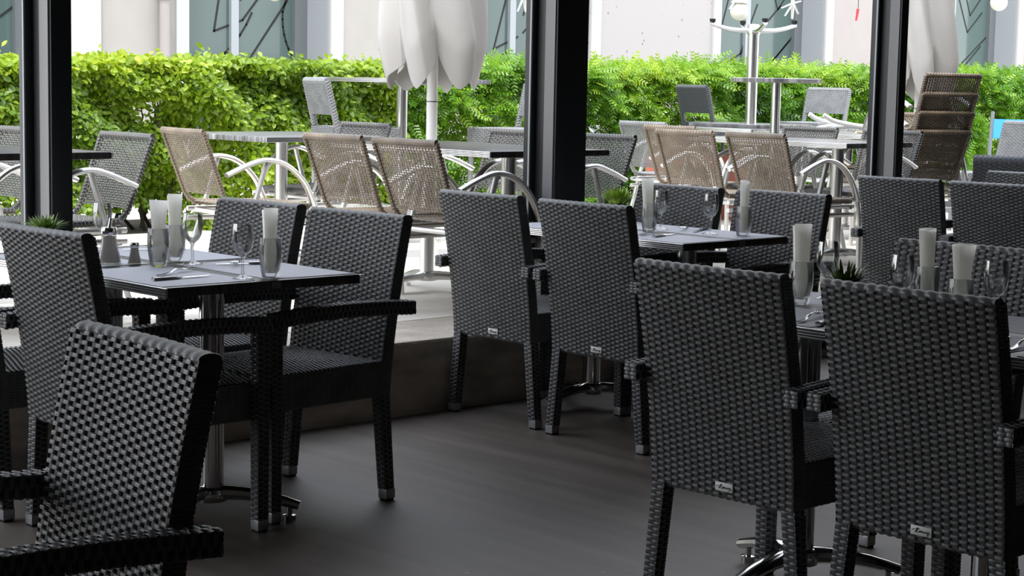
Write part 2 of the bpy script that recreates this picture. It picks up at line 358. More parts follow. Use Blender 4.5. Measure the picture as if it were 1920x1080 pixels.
LINES = [[[(1.2, 1.5), (2.1, 2.2)], [(1.3, 2.1), (2.1, 2.7)]],
         [arc(0.0, 2.6, 1.25, 272, 330), [(0.55, 1.78), (0.72, 2.6)], [(0.55, 1.78), (0.95, 1.9), (1.35, 2.3), (1.28, 2.6)], [(0.92, 2.1), (1.05, 2.6)], [(0.95, 1.4), (1.6, 2.12)], arc(2.15, 1.95, 0.62, 175, 240), [(1.53, 2.0), (1.65, 2.3)], [(0.02, 2.4), (0.35, 2.75)]],
         [[(0.5, 1.7), (0.95, 2.9)], [(0.5, 1.7), (0.95, 1.85)], [(1.05, 2.1), (1.35, 2.9)], [(1.35, 2.9), (1.62, 2.3), (1.05, 1.9)], [(0.4, 1.5), (0.9, 1.75)], [(0.9, 1.3), (1.6, 1.8)]],
         [[(0.05, 2.45), (0.4, 2.55), (0.35, 2.75)], [(0.2, 1.5), (0.6, 2.75)], [(0.2, 1.5), (0.75, 1.75), (1.5, 2.4)], [(0.75, 1.75), (1.05, 2.4)], [(1.2, 2.9), (1.45, 2.35), (1.75, 2.7)], [(1.0, 1.35), (1.7, 1.95)], [(1.35, 1.3), (1.3, 1.6), (1.75, 2.0)]],
         [[(0.9, 2.9), (1.25, 2.2), (1.6, 2.5)], [(1.1, 2.9), (1.3, 2.45), (1.6, 2.75)], [(0.5, 1.3), (1.75, 2.15)], [(1.2, 1.4), (1.15, 1.65), (1.6, 2.0)], [(0.4, 1.9), (0.9, 2.1), (0.8, 2.3)]],
         [[(0.3, 1.5), (1.5, 2.6)], [(0.9, 1.4), (0.7, 2.3), (1.6, 2.1)]]]
for k, (a, c) in enumerate(wins):
    fr = MB(); d = 0.11
    fr.box(a, a + d, REC - 0.06, REC + 0.06, 0, zt_); fr.box(c - 0.17, c, REC - 0.06, REC + 0.06, 0, zt_)
    f = obj('window', fr, M['win_frame'], bld, False)
    mid = a + (c - a) * 0.47
    mb = MB(); mb.box(mid - 0.045, mid + 0.045, REC - 0.05, REC + 0.04, 0, zt_); obj('mullion', mb, M['win_bar'], f, False)
    mb = MB(); mb.box(a + d, c - 0.17, REC - 0.005, REC + 0.02, 0, zt_); obj('pane', mb, M['pane'], f, False)
    mb = MB()
    for ln in LINES[k]: poly_strip(mb, [(a + d + p[0] * (c - a) / 2.0, p[1]) for p in ln], 0.021, REC - 0.006)
    o = obj('line_drawing', mb, M['ink'], f, False)
    mb = MB(); mb.box(c, c + 0.012, 0.02, REC - 0.06, 0, zt_); mb.v[-1][:, 0] -= 0.012; obj('jamb', mb, M['grey_jamb'], f, False)
    for (x0, x1) in ((a - 0.14, a), (c, c + 0.16)):
        mb = MB(); mb.box(x0, x1, -0.03, 0.0, 0, zt_); obj('surround', mb, M['white_render'], bld, False)
mb = MB(); mb.box(8.42, 8.75, -0.06, 0, 0, zt_); obj('pilaster', mb, M['white_render'], bld, False)
mb = MB(); mb.tube([(9.42, -0.07, 0), (9.42, -0.07, zt_)], 0.05, 12); mb.tube([(9.42, -0.07, 2.04), (9.42, -0.07, 2.08)], 0.062, 12)
obj('downpipe', mb, M['pink_render'], bld)

# ------------------------------------------------------------------ hedges
def hedge(name, label, x0, x1, y0, y1, ztop, n, size, m, fine):
    z0 = ZL - 0.01; L = x1 - x0
    # positions: front skin, top skin, inside
    nf, nt = int(n * .62), int(n * .26); ni = n - nf - nt
    P = np.zeros((n, 3)); P[:, 0] = rng.uniform(x0, x1, n)
    H = ztop(P[:, 0]); hz = H - z0
    P[:nf, 2] = z0 + hz[:nf] * rng.uniform(0.0, 1.0, nf) ** 0.85; P[:nf, 1] = y0 + np.abs(rng.normal(0, .07, nf))
    P[nf:nf + nt, 2] = H[nf:nf + nt] - np.abs(rng.normal(0, .035, nt)); P[nf:nf + nt, 1] = rng.uniform(y0, y1, nt)
    P[nf + nt:, 2] = z0 + hz[nf + nt:] * rng.uniform(0.1, 1, ni); P[nf + nt:, 1] = rng.uniform(y0 + .1, y1, ni)
    # lumpy surface + open patches low down
    X, Z = P[:, 0], P[:, 2]
    lump = .10 * np.sin(X * 5.1 + 1.3 * np.sin(Z * 6)) + .07 * np.sin(X * 11.7 + Z * 9 + 1) + .06 * np.sin(Z * 13 + X * 3)
    P[:nf, 1] += lump[:nf] * .8
    P[nf:nf + nt, 2] += .02 * np.sin(X[nf:nf + nt] * 9) + .015 * np.sin(X[nf:nf + nt] * 23) + np.where(rng.random(nt) < .02, rng.uniform(0, .09, nt), 0)
    thin = (np.sin(X * 2.3 + 2.0) * np.sin(X * 5.3 + Z * 7.1) + .6 * np.sin(X * 8.7 - Z * 10)) + 1.4 * (.45 - (Z - z0) / hz)
    keep = thin < rng.uniform(.35, 1.1, n) if not fine else thin < rng.uniform(.7, 1.6, n)
    P = P[keep]; lump = lump[keep]; n = len(P)
    top = (P[:, 2] - z0) / (ztop(P[:, 0]) - z0)
    tone = np.clip(.32 + .16 * rng.normal(size=n) + .3 * np.sin(P[:, 0] * 1.7 + 1) * np.sin(P[:, 0] * .9 + P[:, 2] * 3) + .22 * (top > .93), 0, 1)  # leaves near the top raised in tone, sunlight painted into their colour
    # leaf: 6-vert folded rhomb (broad) or slender spray
    if not fine:
        t6 = np.array([(0, 0, 0), (.30, .45, .06), (.06, .5, -.03), (-.30, .45, .06), (.20, .85, .0), (-.20, .85, .0), (0, 1.05, -.10)])
        F0 = [(0, 1, 2), (0, 2, 3), (1, 4, 2), (2, 5, 3), (2, 4, 6), (2, 6, 5)]
    else:
        t6 = []; F0 = []
        for q in range(5):                       # a feathery spray: paired leaflets along a stalk
            y = .15 + .2 * q; ww = .30 - .04 * q
            for sgn in (-1, 1):
                i = len(t6); t6 += [(0, y, 0), (sgn * ww, y + .10, -.04), (sgn * ww * .95, y + .20, -.05), (0, y + .11, 0)]; F0.append((i, i + 1, i + 2, i + 3))
        t6 = np.array(t6)
    sc = size * rng.uniform(.65, 1.25, n)
    # orientation: leaf normal roughly outward/up, tip drooping
    az = rng.normal(0, .9, n); el = rng.normal(.55 if not fine else .75, .4, n)
    nrm = np.stack([np.sin(az) * np.cos(el), -np.cos(az) * np.cos(el), np.sin(el)], 1)
    tip = np.stack([rng.normal(0, .9, n), rng.normal(-.4, .4, n), rng.normal(-.35 if not fine else .1, .45, n)], 1)
    tip -= nrm * (tip * nrm).sum(1)[:, None]; tip /= np.linalg.norm(tip, axis=1)[:, None]; side = np.cross(tip, nrm)
    V = P[:, None, :] + sc[:, None, None] * (t6[None, :, 0:1] * side[:, None] + t6[None, :, 1:2] * tip[:, None] + t6[None, :, 2:3] * nrm[:, None])
    k = len(t6); mb = MB(); F = (np.arange(n)[:, None, None] * k + np.array(F0)[None]).reshape(-1, len(F0[0]))
    mb.add(V.reshape(-1, 3), F.tolist())
    me = mb.mesh('foliage', [m], True, False)
    a = me.attributes.new('tone', 'FLOAT', 'POINT'); a.data.foreach_set('value', np.repeat(tone, k).astype(np.float32))
    t = thing(name, label, 'hedge', ((x0 + x1) / 2, (y0 + y1) / 2, z0))
    o = obj('foliage', me, None, t); o.location = (-(x0 + x1) / 2, -(y0 + y1) / 2, -z0)
    mb = MB()
    for q in range(int(L * 9)):
        x = rng.uniform(x0, x1); y = rng.uniform(y0 + .15, y1 - .1); p = [(x, y, z0)]
        for s_ in range(5): p.append((p[-1][0] + rng.normal(0, .07), min(max(p[-1][1] + rng.normal(0, .05), y0 + .06), y1), p[-1][2] + .19))
        mb.tube(p, np.linspace(.014, .004, 6), 5)
    o = obj('branches', mb, M['bark'], t, fix=False); o.location = (-(x0 + x1) / 2, -(y0 + y1) / 2, -z0)
    return t
hz_ = lambda x: 1.415 + 0.0075 * (x - 5) + 0.012 * np.sin(x * 2.1)
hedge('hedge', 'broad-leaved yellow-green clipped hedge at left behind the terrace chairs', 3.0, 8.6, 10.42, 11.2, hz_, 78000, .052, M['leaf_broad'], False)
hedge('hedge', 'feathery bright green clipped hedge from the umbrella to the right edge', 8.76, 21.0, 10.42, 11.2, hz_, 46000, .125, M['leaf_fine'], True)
# ------------------------------------------------------------------ dark woven armchair (indoor)
ZB, ZTOP = 0.335, 0.897
def yb(z): return -0.27 - 0.088 * np.clip((z - ZB) / (ZTOP - ZB), 0, 1.2) ** 1.5
def dyb(z): return -0.088 * 1.5 * np.clip((z - ZB) / (ZTOP - ZB), 0, 1.2) ** 0.5 / (ZTOP - ZB)
def hwid(z): return 0.226 + 0.004 * (z - ZB) / (ZTOP - ZB)
TH = 0.040
def cupped(x, z): return -0.012 * (1 - (x / 0.23) ** 2) * np.clip((z - ZB) / (ZTOP - ZB), 0, 1)
def back_surf(front):
    def f(u, v):
        z = ZB + v * (ZTOP - ZB); x = (1 - 2 * u) * hwid(z) * (-1 if front else 1)
        y = yb(z) + cupped(x, z) + (TH if front else 0); P = np.stack([x, y, z], -1)
        d = dyb(z); n = np.stack([np.zeros_like(d), np.ones_like(d) * (1 if front else -1), d * (-1 if front else 1)], -1)
        return P, n / np.linalg.norm(n, axis=-1, keepdims=True)
    return f
def side_surf(sgn):
    def f(u, v):
        z = ZB + v * (ZTOP - ZB); P = np.stack([sgn * hwid(z), yb(z) + TH * (u if sgn > 0 else 1 - u), z], -1)
        return P, np.broadcast_to(np.array((sgn, 0., 0.)), P.shape)
    return f
def woven_bar(mb, p0, p1, wa, wb_, a, bdir, pitch=0.008, cols=2, core=True, ends=False):
    """square bar wrapped in weave from p0 to p1; half-widths wa at p0, wb_ at p1; a, bdir = side axes"""
    p0, p1, a, bdir = [np.array(q, float) for q in (p0, p1, a, bdir)]
    L = np.linalg.norm(p1 - p0); nv = max(3, int(L / pitch))
    cs = [(-1, -1), (1, -1), (1, 1), (-1, 1)]
    for k in range(4):
        c0, c1 = cs[k], cs[(k + 1) % 4]
        q = [p0 + wa * (c[0] * a + c[1] * bdir) for c in (c0, c1)] + [p1 + wb_ * (c[0] * a + c[1] * bdir) for c in (c0, c1)]
        sf = quad_surf(*q); mid = (q[0] + q[1] + q[2] + q[3]) / 4; n = sf(np.array([.5]), np.array([.5]))[1][0]
        if np.dot(n, mid - (p0 + p1) / 2) < 0: sf = quad_surf(q[1], q[0], q[3], q[2])
        weave(mb, sf, cols, nv, amp=0.0024, crown=0.001, groove=False, su=4, sv=2, wv=.7, stake=-.001)
    if core:
        v = [p0 + (wa - .003) * (c[0] * a + c[1] * bdir) for c in cs] + [p1 + (wb_ - .003) * (c[0] * a + c[1] * bdir) for c in cs]
        mb.add(v, [(0, 1, 2, 3), (7, 6, 5, 4), (0, 1, 5, 4), (1, 2, 6, 5), (2, 3, 7, 6), (3, 0, 4, 7)], 1)

WM = [M['weave'], M['weave_core'], M['stake']]
def make_armchair(label, group):
    t = thing('woven_armchair', label, 'chair', (0, 0, 0), 0, group)
    mb = MB()
    for fr_ in (False, True): weave(mb, back_surf(fr_), 20, 70, wu=1.0, wv=.88, amp=.0036, crown=.0012, stake=-.0008, su=8, kq=3.2, bias=.08)
    for sg in (-1, 1): weave(mb, side_surf(sg), 2, 70, amp=.0016, crown=.001, groove=False)
    # dark slab added inside, blocks light through the weave
    zs = np.linspace(ZB + .002, ZTOP, 12); xs = np.linspace(-1, 1, 9); G = []
    for ysh in (.0055, TH - .0055):
        G.append(np.array([[(x * (hwid(z) - .004), yb(z) + cupped(x * .226, z) + ysh, z) for x in xs] for z in zs]))
    for g in G: mb.grid(g, mi=1)
    for k in (0, -1): mb.grid(np.stack([G[0][:, k], G[1][:, k]], 1), mi=1); mb.grid(np.stack([G[0][k], G[1][k]], 1), mi=1)
    # rolled braided top and bottom edge, side bindings
    xs = np.linspace(-.226, .226, 24)
    rope(mb, [(x, yb(ZTOP) + cupped(x, ZTOP) + TH / 2, ZTOP + .001) for x in xs], .0100, .032, 16, .13, flat=2.15)
    rope(mb, [(x, yb(ZB) + .018, ZB) for x in xs], .010, .024, amp=.2)
    obj('backrest', mb, WM, t, fix=False)
    # seat
    mb = MB(); zs_ = .447
    def seat_s(u, v):
        x = -.222 + .444 * u; y = -.236 + .478 * v; z = zs_ + .006 * np.sin(PI * u) * np.sin(PI * v)
        return np.stack([x, y, z], -1), np.broadcast_to(np.array((0, 0, 1.)), x.shape + (3,))
    weave(mb, seat_s, 20, 58, wu=1.0, wv=.8, amp=.003, crown=.0012, groove=False, stake=-.0015)
    q = dict(a=(-.225, -.245), b=(.225, -.245), c=(.225, .246), d=(-.225, .246))
    for (p, r_) in (('b', 'c'), ('c', 'd'), ('d', 'a')):
        P0, P1 = q[p], q[r_]
        weave(mb, quad_surf((*P0, .335), (*P1, .335), (*P0, .445), (*P1, .445)), 20, 13, amp=.0016, groove=False)
    mb.box(-.221, .221, -.24, .242, .335, .4435, mi=1)
    obj('seat', mb, WM, t, fix=False)
    # legs
    for sg in (-1, 1):
        for rear in (True, False):
            mb = MB(); x0, y0 = sg * .2395, (-.2485 if rear else .2235)
            if rear: p1 = (sg * .206, -.2485, ZB + .005)
            else: p1 = (sg * .2395, .2235, .602)
            d = np.array(p1) - np.array((x0, y0, 0.)); pf = np.array((x0, y0, 0.)) + d * (.036 / d[2])
            woven_bar(mb, pf, p1, .0185, .0205, (1, 0, 0), (0, 1, 0))
            lg = obj('leg', mb, WM, t, fix=False)
            mb = MB(); mb.box(x0 - .0195, x0 + .0195, y0 - .0195, y0 + .0195, .006, .038, bev=.003)
            mb.box(x0 - .016, x0 + .016, y0 - .016, y0 + .016, 0, .007, mi=1)
            f = obj('foot_sleeve', mb, [M['foot'], M['weave_core']], lg); f['label'] = 'grey metal foot sleeve'
        mb = MB(); xa = sg * .2535; n = 7
        pts = [(xa, y, .621 + .012 * math.sin(PI * (y + .335) / .60) - .004) for y in np.linspace(-.335, .246, n)]
        for p, r_ in zip(pts[:-1], pts[1:]): woven_bar(mb, p, r_, .0205, .0205, (1, 0, 0), (0, 0, 1), pitch=.0095, cols=2)
        for e, dr in ((pts[0], -1), (pts[-1], 1)):
            y = e[1]; z = e[2]; qd = [(xa - .02, y, z - .02), (xa + .02, y, z - .02), (xa - .02, y, z + .02), (xa + .02, y, z + .02)]
            if dr > 0: qd = [qd[1], qd[0], qd[3], qd[2]]
            weave(mb, quad_surf(*qd), 2, 4, amp=.002, groove=False)
        obj('armrest', mb, WM, t, fix=False)
    # maker's badge, low on the rear face
    mb = MB(); zc = ZB + .024; ybk = -.2745; mb.box(-.013, .043, ybk - .003, ybk + .001, zc - .011, zc + .011, bev=.0015)
    o = obj('badge', mb, M['badge'], t); o['label'] = 'small silver badge with black script'
    mb = MB()
    def X(p): return [(-.013 + .056 * a, ybk - .0036, zc - .011 + .022 * c) for a, c in p]
    for st in ([(.08, .5), (.2, .62)], [(.22, .3), (.34, .82), (.38, .72), (.28, .36), (.40, .34)], [(.26, .66), (.42, .78)], [(.42, .36), (.45, .56)],
               [(.47, .36), (.5, .56), (.54, .38), (.57, .56), (.61, .36)], [(.62, .46), (.68, .56), (.64, .36), (.71, .4)], [(.73, .36), (.76, .54), (.80, .38)],
               [(.81, .54), (.84, .40), (.88, .56), (.80, .14)], [(.88, .34), (.93, .38)]):
        mb.tube(X(st), .0007, 4, up=(0, 1, 0))
    obj('lettering', mb, M['ink'], o)
    return t
GA = 'dark woven armchairs at the indoor tables'
A0 = make_armchair('dark woven armchair alone at bottom left, nearest the camera, its arms pointing left', GA)
CH = [(-1, 1.256, 2.619, -.0846, None),
      (1, 2.844, 4.590, .0113, 'dark woven armchair seen from behind at left, its top just under the small plant'),
      (1, 2.80, 5.170, .01, 'dark woven armchair cut off by the left edge, beyond the one under the plant'),
      (-1, 3.359, 4.660, .0735, 'dark woven armchair facing left with armrest and seat in full view, beside the bare floor'),
      (-1, 3.3575, 5.227, .0321, 'dark woven armchair behind the wine glass and tall napkin, close to the sill'),
      (1, 5.081, 5.250, -.0061, 'dark woven armchair seen from behind beside the bare sill, left of a close pair'),
      (1, 5.058, 4.657, -.0109, 'dark woven armchair seen from behind under the grassy plant by the wide post'),
      (-1, 5.560, 5.244, 0, 'dark woven armchair facing us behind two glasses, directly below an outdoor brown chair'),
      (-1, 5.627, 4.725, .0382, 'dark woven armchair facing us right of the thin napkin glass at the middle table'),
      (1, 3.662, 2.858, .0097, 'large dark woven armchair seen from behind in the foreground, left of the biggest one'),
      (1, 3.671, 2.284, -.0152, 'largest dark woven armchair seen from behind, at lower right under the spiky plant'),
      (1, 7.84, 5.255, .05, 'grey-lit woven armchair seen from behind just below the right window post'),
      (1, 7.86, 4.73, .03, 'grey-lit woven armchair seen from behind at the right edge, under the stacked chairs'),
      (-1, 4.10, 2.86, 0, 'dark woven armchair in shadow at right edge behind the flared napkin and round wine glass'),
      (-1, 4.10, 2.29, 0, 'dark woven armchair hidden behind the biggest armchair, only leg and foot showing'),
      (-1, 8.34, 5.255, 0, 'woven armchair at far right edge, its top showing above the grey-lit armchair')]
for k, (sg, x, y, r_, lb) in enumerate(CH):
    rz = (-PI / 2 if sg > 0 else PI / 2) + r_
    if k == 0: A0.location = (x, y, 0); A0.rotation_euler = (0, 0, rz)
    else: dup(A0, (x, y, 0), rz, lb)

# ------------------------------------------------------------------ tables
def star_base(mb, cx, cy, rot, L=.25, arms=(0, 120, 227)):
    for a in arms:
        a = math.radians(a) + rot; d = np.array((math.cos(a), math.sin(a), 0)); n = 7; pts = []; rr = []
        for q in np.linspace(0, 1, n):
            pts.append((cx + d[0] * (.02 + L * q), cy + d[1] * (.02 + L * q), .078 - .034 * q - .012 * math.sin(PI * q) * -1)); rr.append(.024 - .009 * q)
        mb.tube(pts, rr, 10, flat=1.5)
        mb.lathe([(0, 0), (.021, 0), (.021, .016), (.009, .018), (.009, .042), (0, .042)], 14, cx + d[0] * (L - .01), cy + d[1] * (L - .01))
    mb.lathe([(0, .052), (.05, .054), (.056, .072), (.05, .092), (.04, .098), (0, .098)], 20, cx, cy)
def table(label, x0, x1, y0, y1, ncol, z0=0, h=.752, group=None, lam='laminate', edge='alu', rz=0, loc=None, th=.028, baserot=-.80, cw=.0375, metal='chrome', edge_on='x', name='dining_table', plate=None):
    cx, cy = (x0 + x1) / 2, (y0 + y1) / 2; W, D = x1 - x0, y1 - y0
    t = thing(name, label, 'table', loc or (cx, cy, z0), rz, group)
    mb = MB(); mb.box(-W / 2 + .004, W / 2 - .004, -D / 2 + .004, D / 2 - .004, h - th, h, bev=.003); obj('tabletop', mb, M[lam], t)
    for sg in (-1, 1):
        mb = MB()
        for k in range(4):
            za, zb_ = h - th + k * th / 4 + .0008, h - th + (k + 1) * th / 4 - .0008
            if edge_on == 'x': xe = sg * W / 2; mb.box(min(xe, xe - sg * .008), max(xe, xe - sg * .008), -D / 2, D / 2, za, zb_, bev=.0018)
            else: ye = sg * D / 2; mb.box(-W / 2, W / 2, min(ye, ye - sg * .008), max(ye, ye - sg * .008), za, zb_, bev=.0018)
        o = obj('edge_profile', mb, M[edge], t); o['label'] = 'ribbed silver edge profile'
    if plate is not None:
        mb = MB(); mb.box(plate - .016, plate + .016, -D / 2 + .0005, -D / 2 + .006, h - th + .004, h - .004); obj('maker_plate', mb, M['frame_grey'], t)
    m = D / ncol
    for k in range(ncol):
        cyk = -D / 2 + m * (k + .5)
        mb = MB(); mb.lathe([(0, .09), (cw, .09), (cw, h - th - .012), (0, h - th - .012)], 28, 0, cyk)
        mb.box(-.13, .13, cyk - .13, cyk + .13, h - th - .012, h - th, bev=.003); obj('column', mb, M[metal], t)
        mb = MB(); star_base(mb, 0, cyk, baserot); obj('base', mb, M[metal], t)
    return t
GT = 'dark tables laid for a meal'
TAB = {'L': (2.713, 3.403, 4.298, 5.458, 2), 'M': (5.058, 5.69, 4.481, 5.50, 2), 'R': (3.56, 4.21, 1.54, 3.275, 3), 'N': (7.86, 8.49, 4.4, 5.5, 2)}
for k, lb in (('L', 'dark dining table at left carrying the sugar shaker and lilac placemats'), ('M', 'dark dining table by the sill in the middle with two tall napkin glasses'),
              ('R', 'shadowed dark dining table at right behind the two biggest armchairs'), ('N', 'dark dining table by the sill at far right, hidden by grey-lit armchairs')):
    table(lb, *TAB[k], group=GT, plate=(.03 if k in 'LM' else None))

ZT = .752
# placemats: two seats across, one per half metre
MATL = {'L': ['lilac placemat with the fork, nearest us on the left table', 'lilac placemat at the right front corner of the left table', 'lilac placemat under the sugar shaker side of the left table', 'lilac placemat before the armchair by the sill on the left table'],
        'M': ['grey placemat at the left front of the middle table, fork on it', 'grey placemat at the right front corner of the middle table', 'grey placemat at the far left of the middle table', 'grey placemat at the far right of the middle table by the facing armchair'],
        'R': ['shadowed placemat between the two biggest armchairs', 'shadowed placemat beneath the leaning napkin glass at right', 'shadowed placemat hidden behind the biggest armchair', 'shadowed placemat in front of the dark facing armchair', 'shadowed placemat at the right edge carrying cutlery', 'shadowed placemat at the right edge beyond the cutlery']}
def placemats(k, ys):
    x0, x1, y0, y1, _ = TAB[k]; xm = (x0 + x1) / 2
    order = []
    for y in ys:
        order += [(x0 + .008, xm - .028, y), (xm + .028, x1 - .012, y)]
    for q, (a, c, y) in enumerate(order):
        mb = MB(); mb.box(0, c - a, 0, .50, 0, .0012)
        o = obj('placemat', mb, M['mat'], None, False); o.location = (a, y, ZT + .0004); o.rotation_euler = (0, 0, random.uniform(-.004, .004))
        tag(o, MATL[k][q], 'placemat', 'placemats on the tables')
placemats('L', [4.325, 4.885]); placemats('M', [4.49, 4.995]); placemats('R', [2.735, 2.20, 1.66][:3])

ZM = ZT + .0018
# napkin tumbler: glass > (thing) and rolled napkin in it (thing)
def make_tumbler():
    mb = MB()
    mb.lathe([(0, 0), (.0235, 0), (.0255, .003), (.028, .02), (.0325, .05), (.0338, .075), (.0318, .115), (.0312, .1165), (.0302, .115), (.0318, .075), (.0302, .05), (.0255, .022), (.020, .014), (0, .012)], 32)
    return mb.mesh('tumbler', [M['glass']], True, True)
def make_napkin(r0, r1, h, turns=1.25):
    n = 110; mb = MB(); th = np.linspace(0, turns * 2 * PI, n); zs = np.linspace(0, h, 9); P = np.zeros((n, 9, 3))
    for j, z in enumerate(zs):
        f = z / h; R = (r0 + (r1 - r0) * f ** 2.2) * (.72 + .28 * th / th[-1]); P[:, j, 0] = R * np.cos(th); P[:, j, 1] = R * np.sin(th); P[:, j, 2] = z + (.004 * np.sin(th * .5) if j == 8 else 0)
    mb.grid(P); return mb.mesh('napkin', [M['paper']], True, False)
TUM = make_tumbler()
NAPS = [('L', 3.009, 4.807, .0255, .034, .186, (-.03, .02, 0), 'clear tumbler with a flaring napkin, on the left table beside the straighter napkin', 'white rolled napkin flaring at the top, leftmost on the left table'),
        ('L', 3.131, 4.904, .025, .027, .196, (-.01, .01, .5), 'clear tumbler just behind the flaring napkin on the left table', 'straight white rolled napkin just right of the flaring one on the left table'),
        ('L', 3.113, 4.364, .025, .0255, .186, (0, .05, 1), 'clear tumbler near the front edge of the left table', 'tall white rolled napkin at the front edge of the left table'),
        ('M', 5.334, 4.906, .0265, .0275, .196, (.03, .06, 2), 'clear tumbler at the left of the middle table, beside a wine glass', 'white rolled napkin at the left end of the middle table'),
        ('M', 5.536, 4.591, .021, .0225, .200, (0, .06, 4), 'clear tumbler near the right corner of the middle table', 'slim white rolled napkin near the right corner of the middle table'),
        ('R', 3.93, 3.05, .0275, .0285, .200, (.02, .06, 1), 'clear tumbler in the gap above the foreground armchair at right', 'leaning white rolled napkin rising above the left foreground armchair'),
        ('R', 4.12, 2.775, .025, .027, .200, (0, .03, 3), 'clear tumbler right of the spiky plant behind the biggest armchair', 'white rolled napkin right of the spiky plant, behind the small wine glass'),
        ('R', 3.925, 2.545, .024, .034, .185, (.01, -.03, 2), 'clear short tumbler beside the rightmost wine glass', 'white rolled napkin flaring to the left, behind the biggest armchair')]
for q, (k, x, y, r0, r1, h, tilt, l1, l2) in enumerate(NAPS):
    o = bpy.data.objects.new('tumbler', TUM); C.objects.link(o); o.location = (x, y, ZM); tag(o, l1, 'glass', 'napkin tumblers')
    o = bpy.data.objects.new('rolled_napkin', make_napkin(r0 * .8, r1, h)); C.objects.link(o); o.location = (x, y, ZM + .014)
    o.rotation_euler = tilt; tag(o, l2, 'napkin', 'rolled paper napkins')
def make_wine():
    mb = MB(); mb.lathe([(0, .001), (.030, .0), (.0315, .002), (.018, .006), (.006, .011), (.0042, .02), (.004, .045), (.0052, .060), (.010, .067), (.020, .076), (.0285, .092), (.0320, .115), (.0312, .138), (.0285, .160),
                         (.0275, .1605), (.0302, .138), (.0308, .115), (.0273, .093), (.019, .078), (.009, .070), (0, .068)], 36)
    return mb.mesh('wine_glass', [M['glass']], True, True)
WG = make_wine()
for x, y, l in [(3.132, 4.806, 'empty wine glass between the napkins and the armchair back on the left table'), (3.029, 4.384, 'empty wine glass at the front edge of the left table'),
                (3.125, 5.335, 'empty wine glass at the far left, behind the sugar shaker'), (5.474, 4.973, 'empty wine glass just right of the left napkin on the middle table'),
                (5.476, 4.710, 'empty wine glass standing alone on the middle table'), (4.09, 3.085, 'empty wine glass above the spiky plant at right'),
                (3.945, 2.735, 'empty wine glass in front of the straight napkin at right'), (4.02, 2.505, 'empty wine glass at the far right, against the dark armchair')]:
    o = bpy.data.objects.new('wine_glass', WG); C.objects.link(o); o.location = (x, y, ZM); tag(o, l, 'wine glass', 'empty wine glasses')

def make_fork(label):
    t = thing('fork', label, 'fork', (0, 0, 0), 0, 'forks')
    mb = MB(); zs = lambda x: .004 + .010 * np.exp(-((x - .115) / .035) ** 2) - .0
    xs = np.linspace(0, .135, 20)
    hwv = np.interp(xs, [0, .03, .08, .115, .135], [.009, .0085, .0045, .0035, .011])
    P = np.stack([np.stack([xs, sg * hwv, zs(xs) + dz], -1) for sg, dz in ((-1, 0), (0, .0012), (1, 0), (0, -.0012))], 1); mb.grid(P, close_v=True)
    obj('handle', mb, M['steel'], t)
    for k in range(4):
        yo = -.0095 + k * .00633; mb = MB(); xx = np.linspace(.130, .192, 7)
        mb.tube([(x, yo, float(zs(x)) + .010 * ((x - .13) / .06) ** 2) for x in xx], np.linspace(.0019, .0011, 7), 6); obj('tine', mb, M['steel'], t)
    return t
def make_knife(label):
    t = thing('knife', label, 'knife', (0, 0, 0), 0, 'knives')
    mb = MB(); mb.tube([(0, 0, .005), (.02, 0, .005), (.09, 0, .005), (.10, 0, .005)], [.006, .0065, .005, .004], 8, flat=1.5); obj('handle', mb, M['steel'], t)
    mb = MB(); mb.tube([(.098, 0, .004), (.12, 0, .004), (.18, 0, .004), (.205, .004, .004)], [.004, .008, .0075, .002], 8, up=(0, 1, 0), flat=.22); obj('blade', mb, M['steel'], t)
    return t
F0 = make_fork('fork lying tines right on the near placemat of the left table'); K0 = make_knife('knife beside the fork on the near placemat of the left table')
def lay(root, first, x, y, ang, label):
    if first: root.location = (x, y, ZM); root.rotation_euler = (0, 0, ang)
    else: dup(root, (x, y, ZM), ang, label)
lay(F0, True, 2.85, 4.556, .50, None); lay(K0, True, 2.775, 4.463, .07, None)
lay(F0, False, 3.30, 4.80, -2.25, 'fork behind the tall napkin on the right side of the left table'); lay(K0, False, 3.36, 4.66, 2.75, 'knife behind the tall front napkin on the left table')
lay(F0, False, 5.17, 4.80, .42, 'fork with bright tines beside the left napkin of the middle table'); lay(K0, False, 5.16, 4.72, .3, 'knife beside the bright fork on the middle table')
lay(F0, False, 5.64, 4.98, -2.5, 'fork behind the lone wine glass of the middle table'); lay(K0, False, 5.655, 4.88, -2.7, 'knife behind the lone wine glass of the middle table')
lay(F0, False, 3.60, 2.80, .35, 'fork in the gap between the two biggest armchairs'); lay(K0, False, 3.605, 2.74, .30, 'knife in the gap between the two biggest armchairs')
lay(F0, False, 3.62, 2.215, .25, 'fork at the right edge beside the biggest armchair'); lay(K0, False, 3.62, 2.31, .12, 'knife at the right edge beside the biggest armchair')
lay(K0, False, 3.36, 5.20, 2.6, 'knife on the far placemat of the left table, behind a wine glass'); lay(F0, False, 3.34, 5.32, 2.7, 'fork on the far placemat of the left table near the sill')

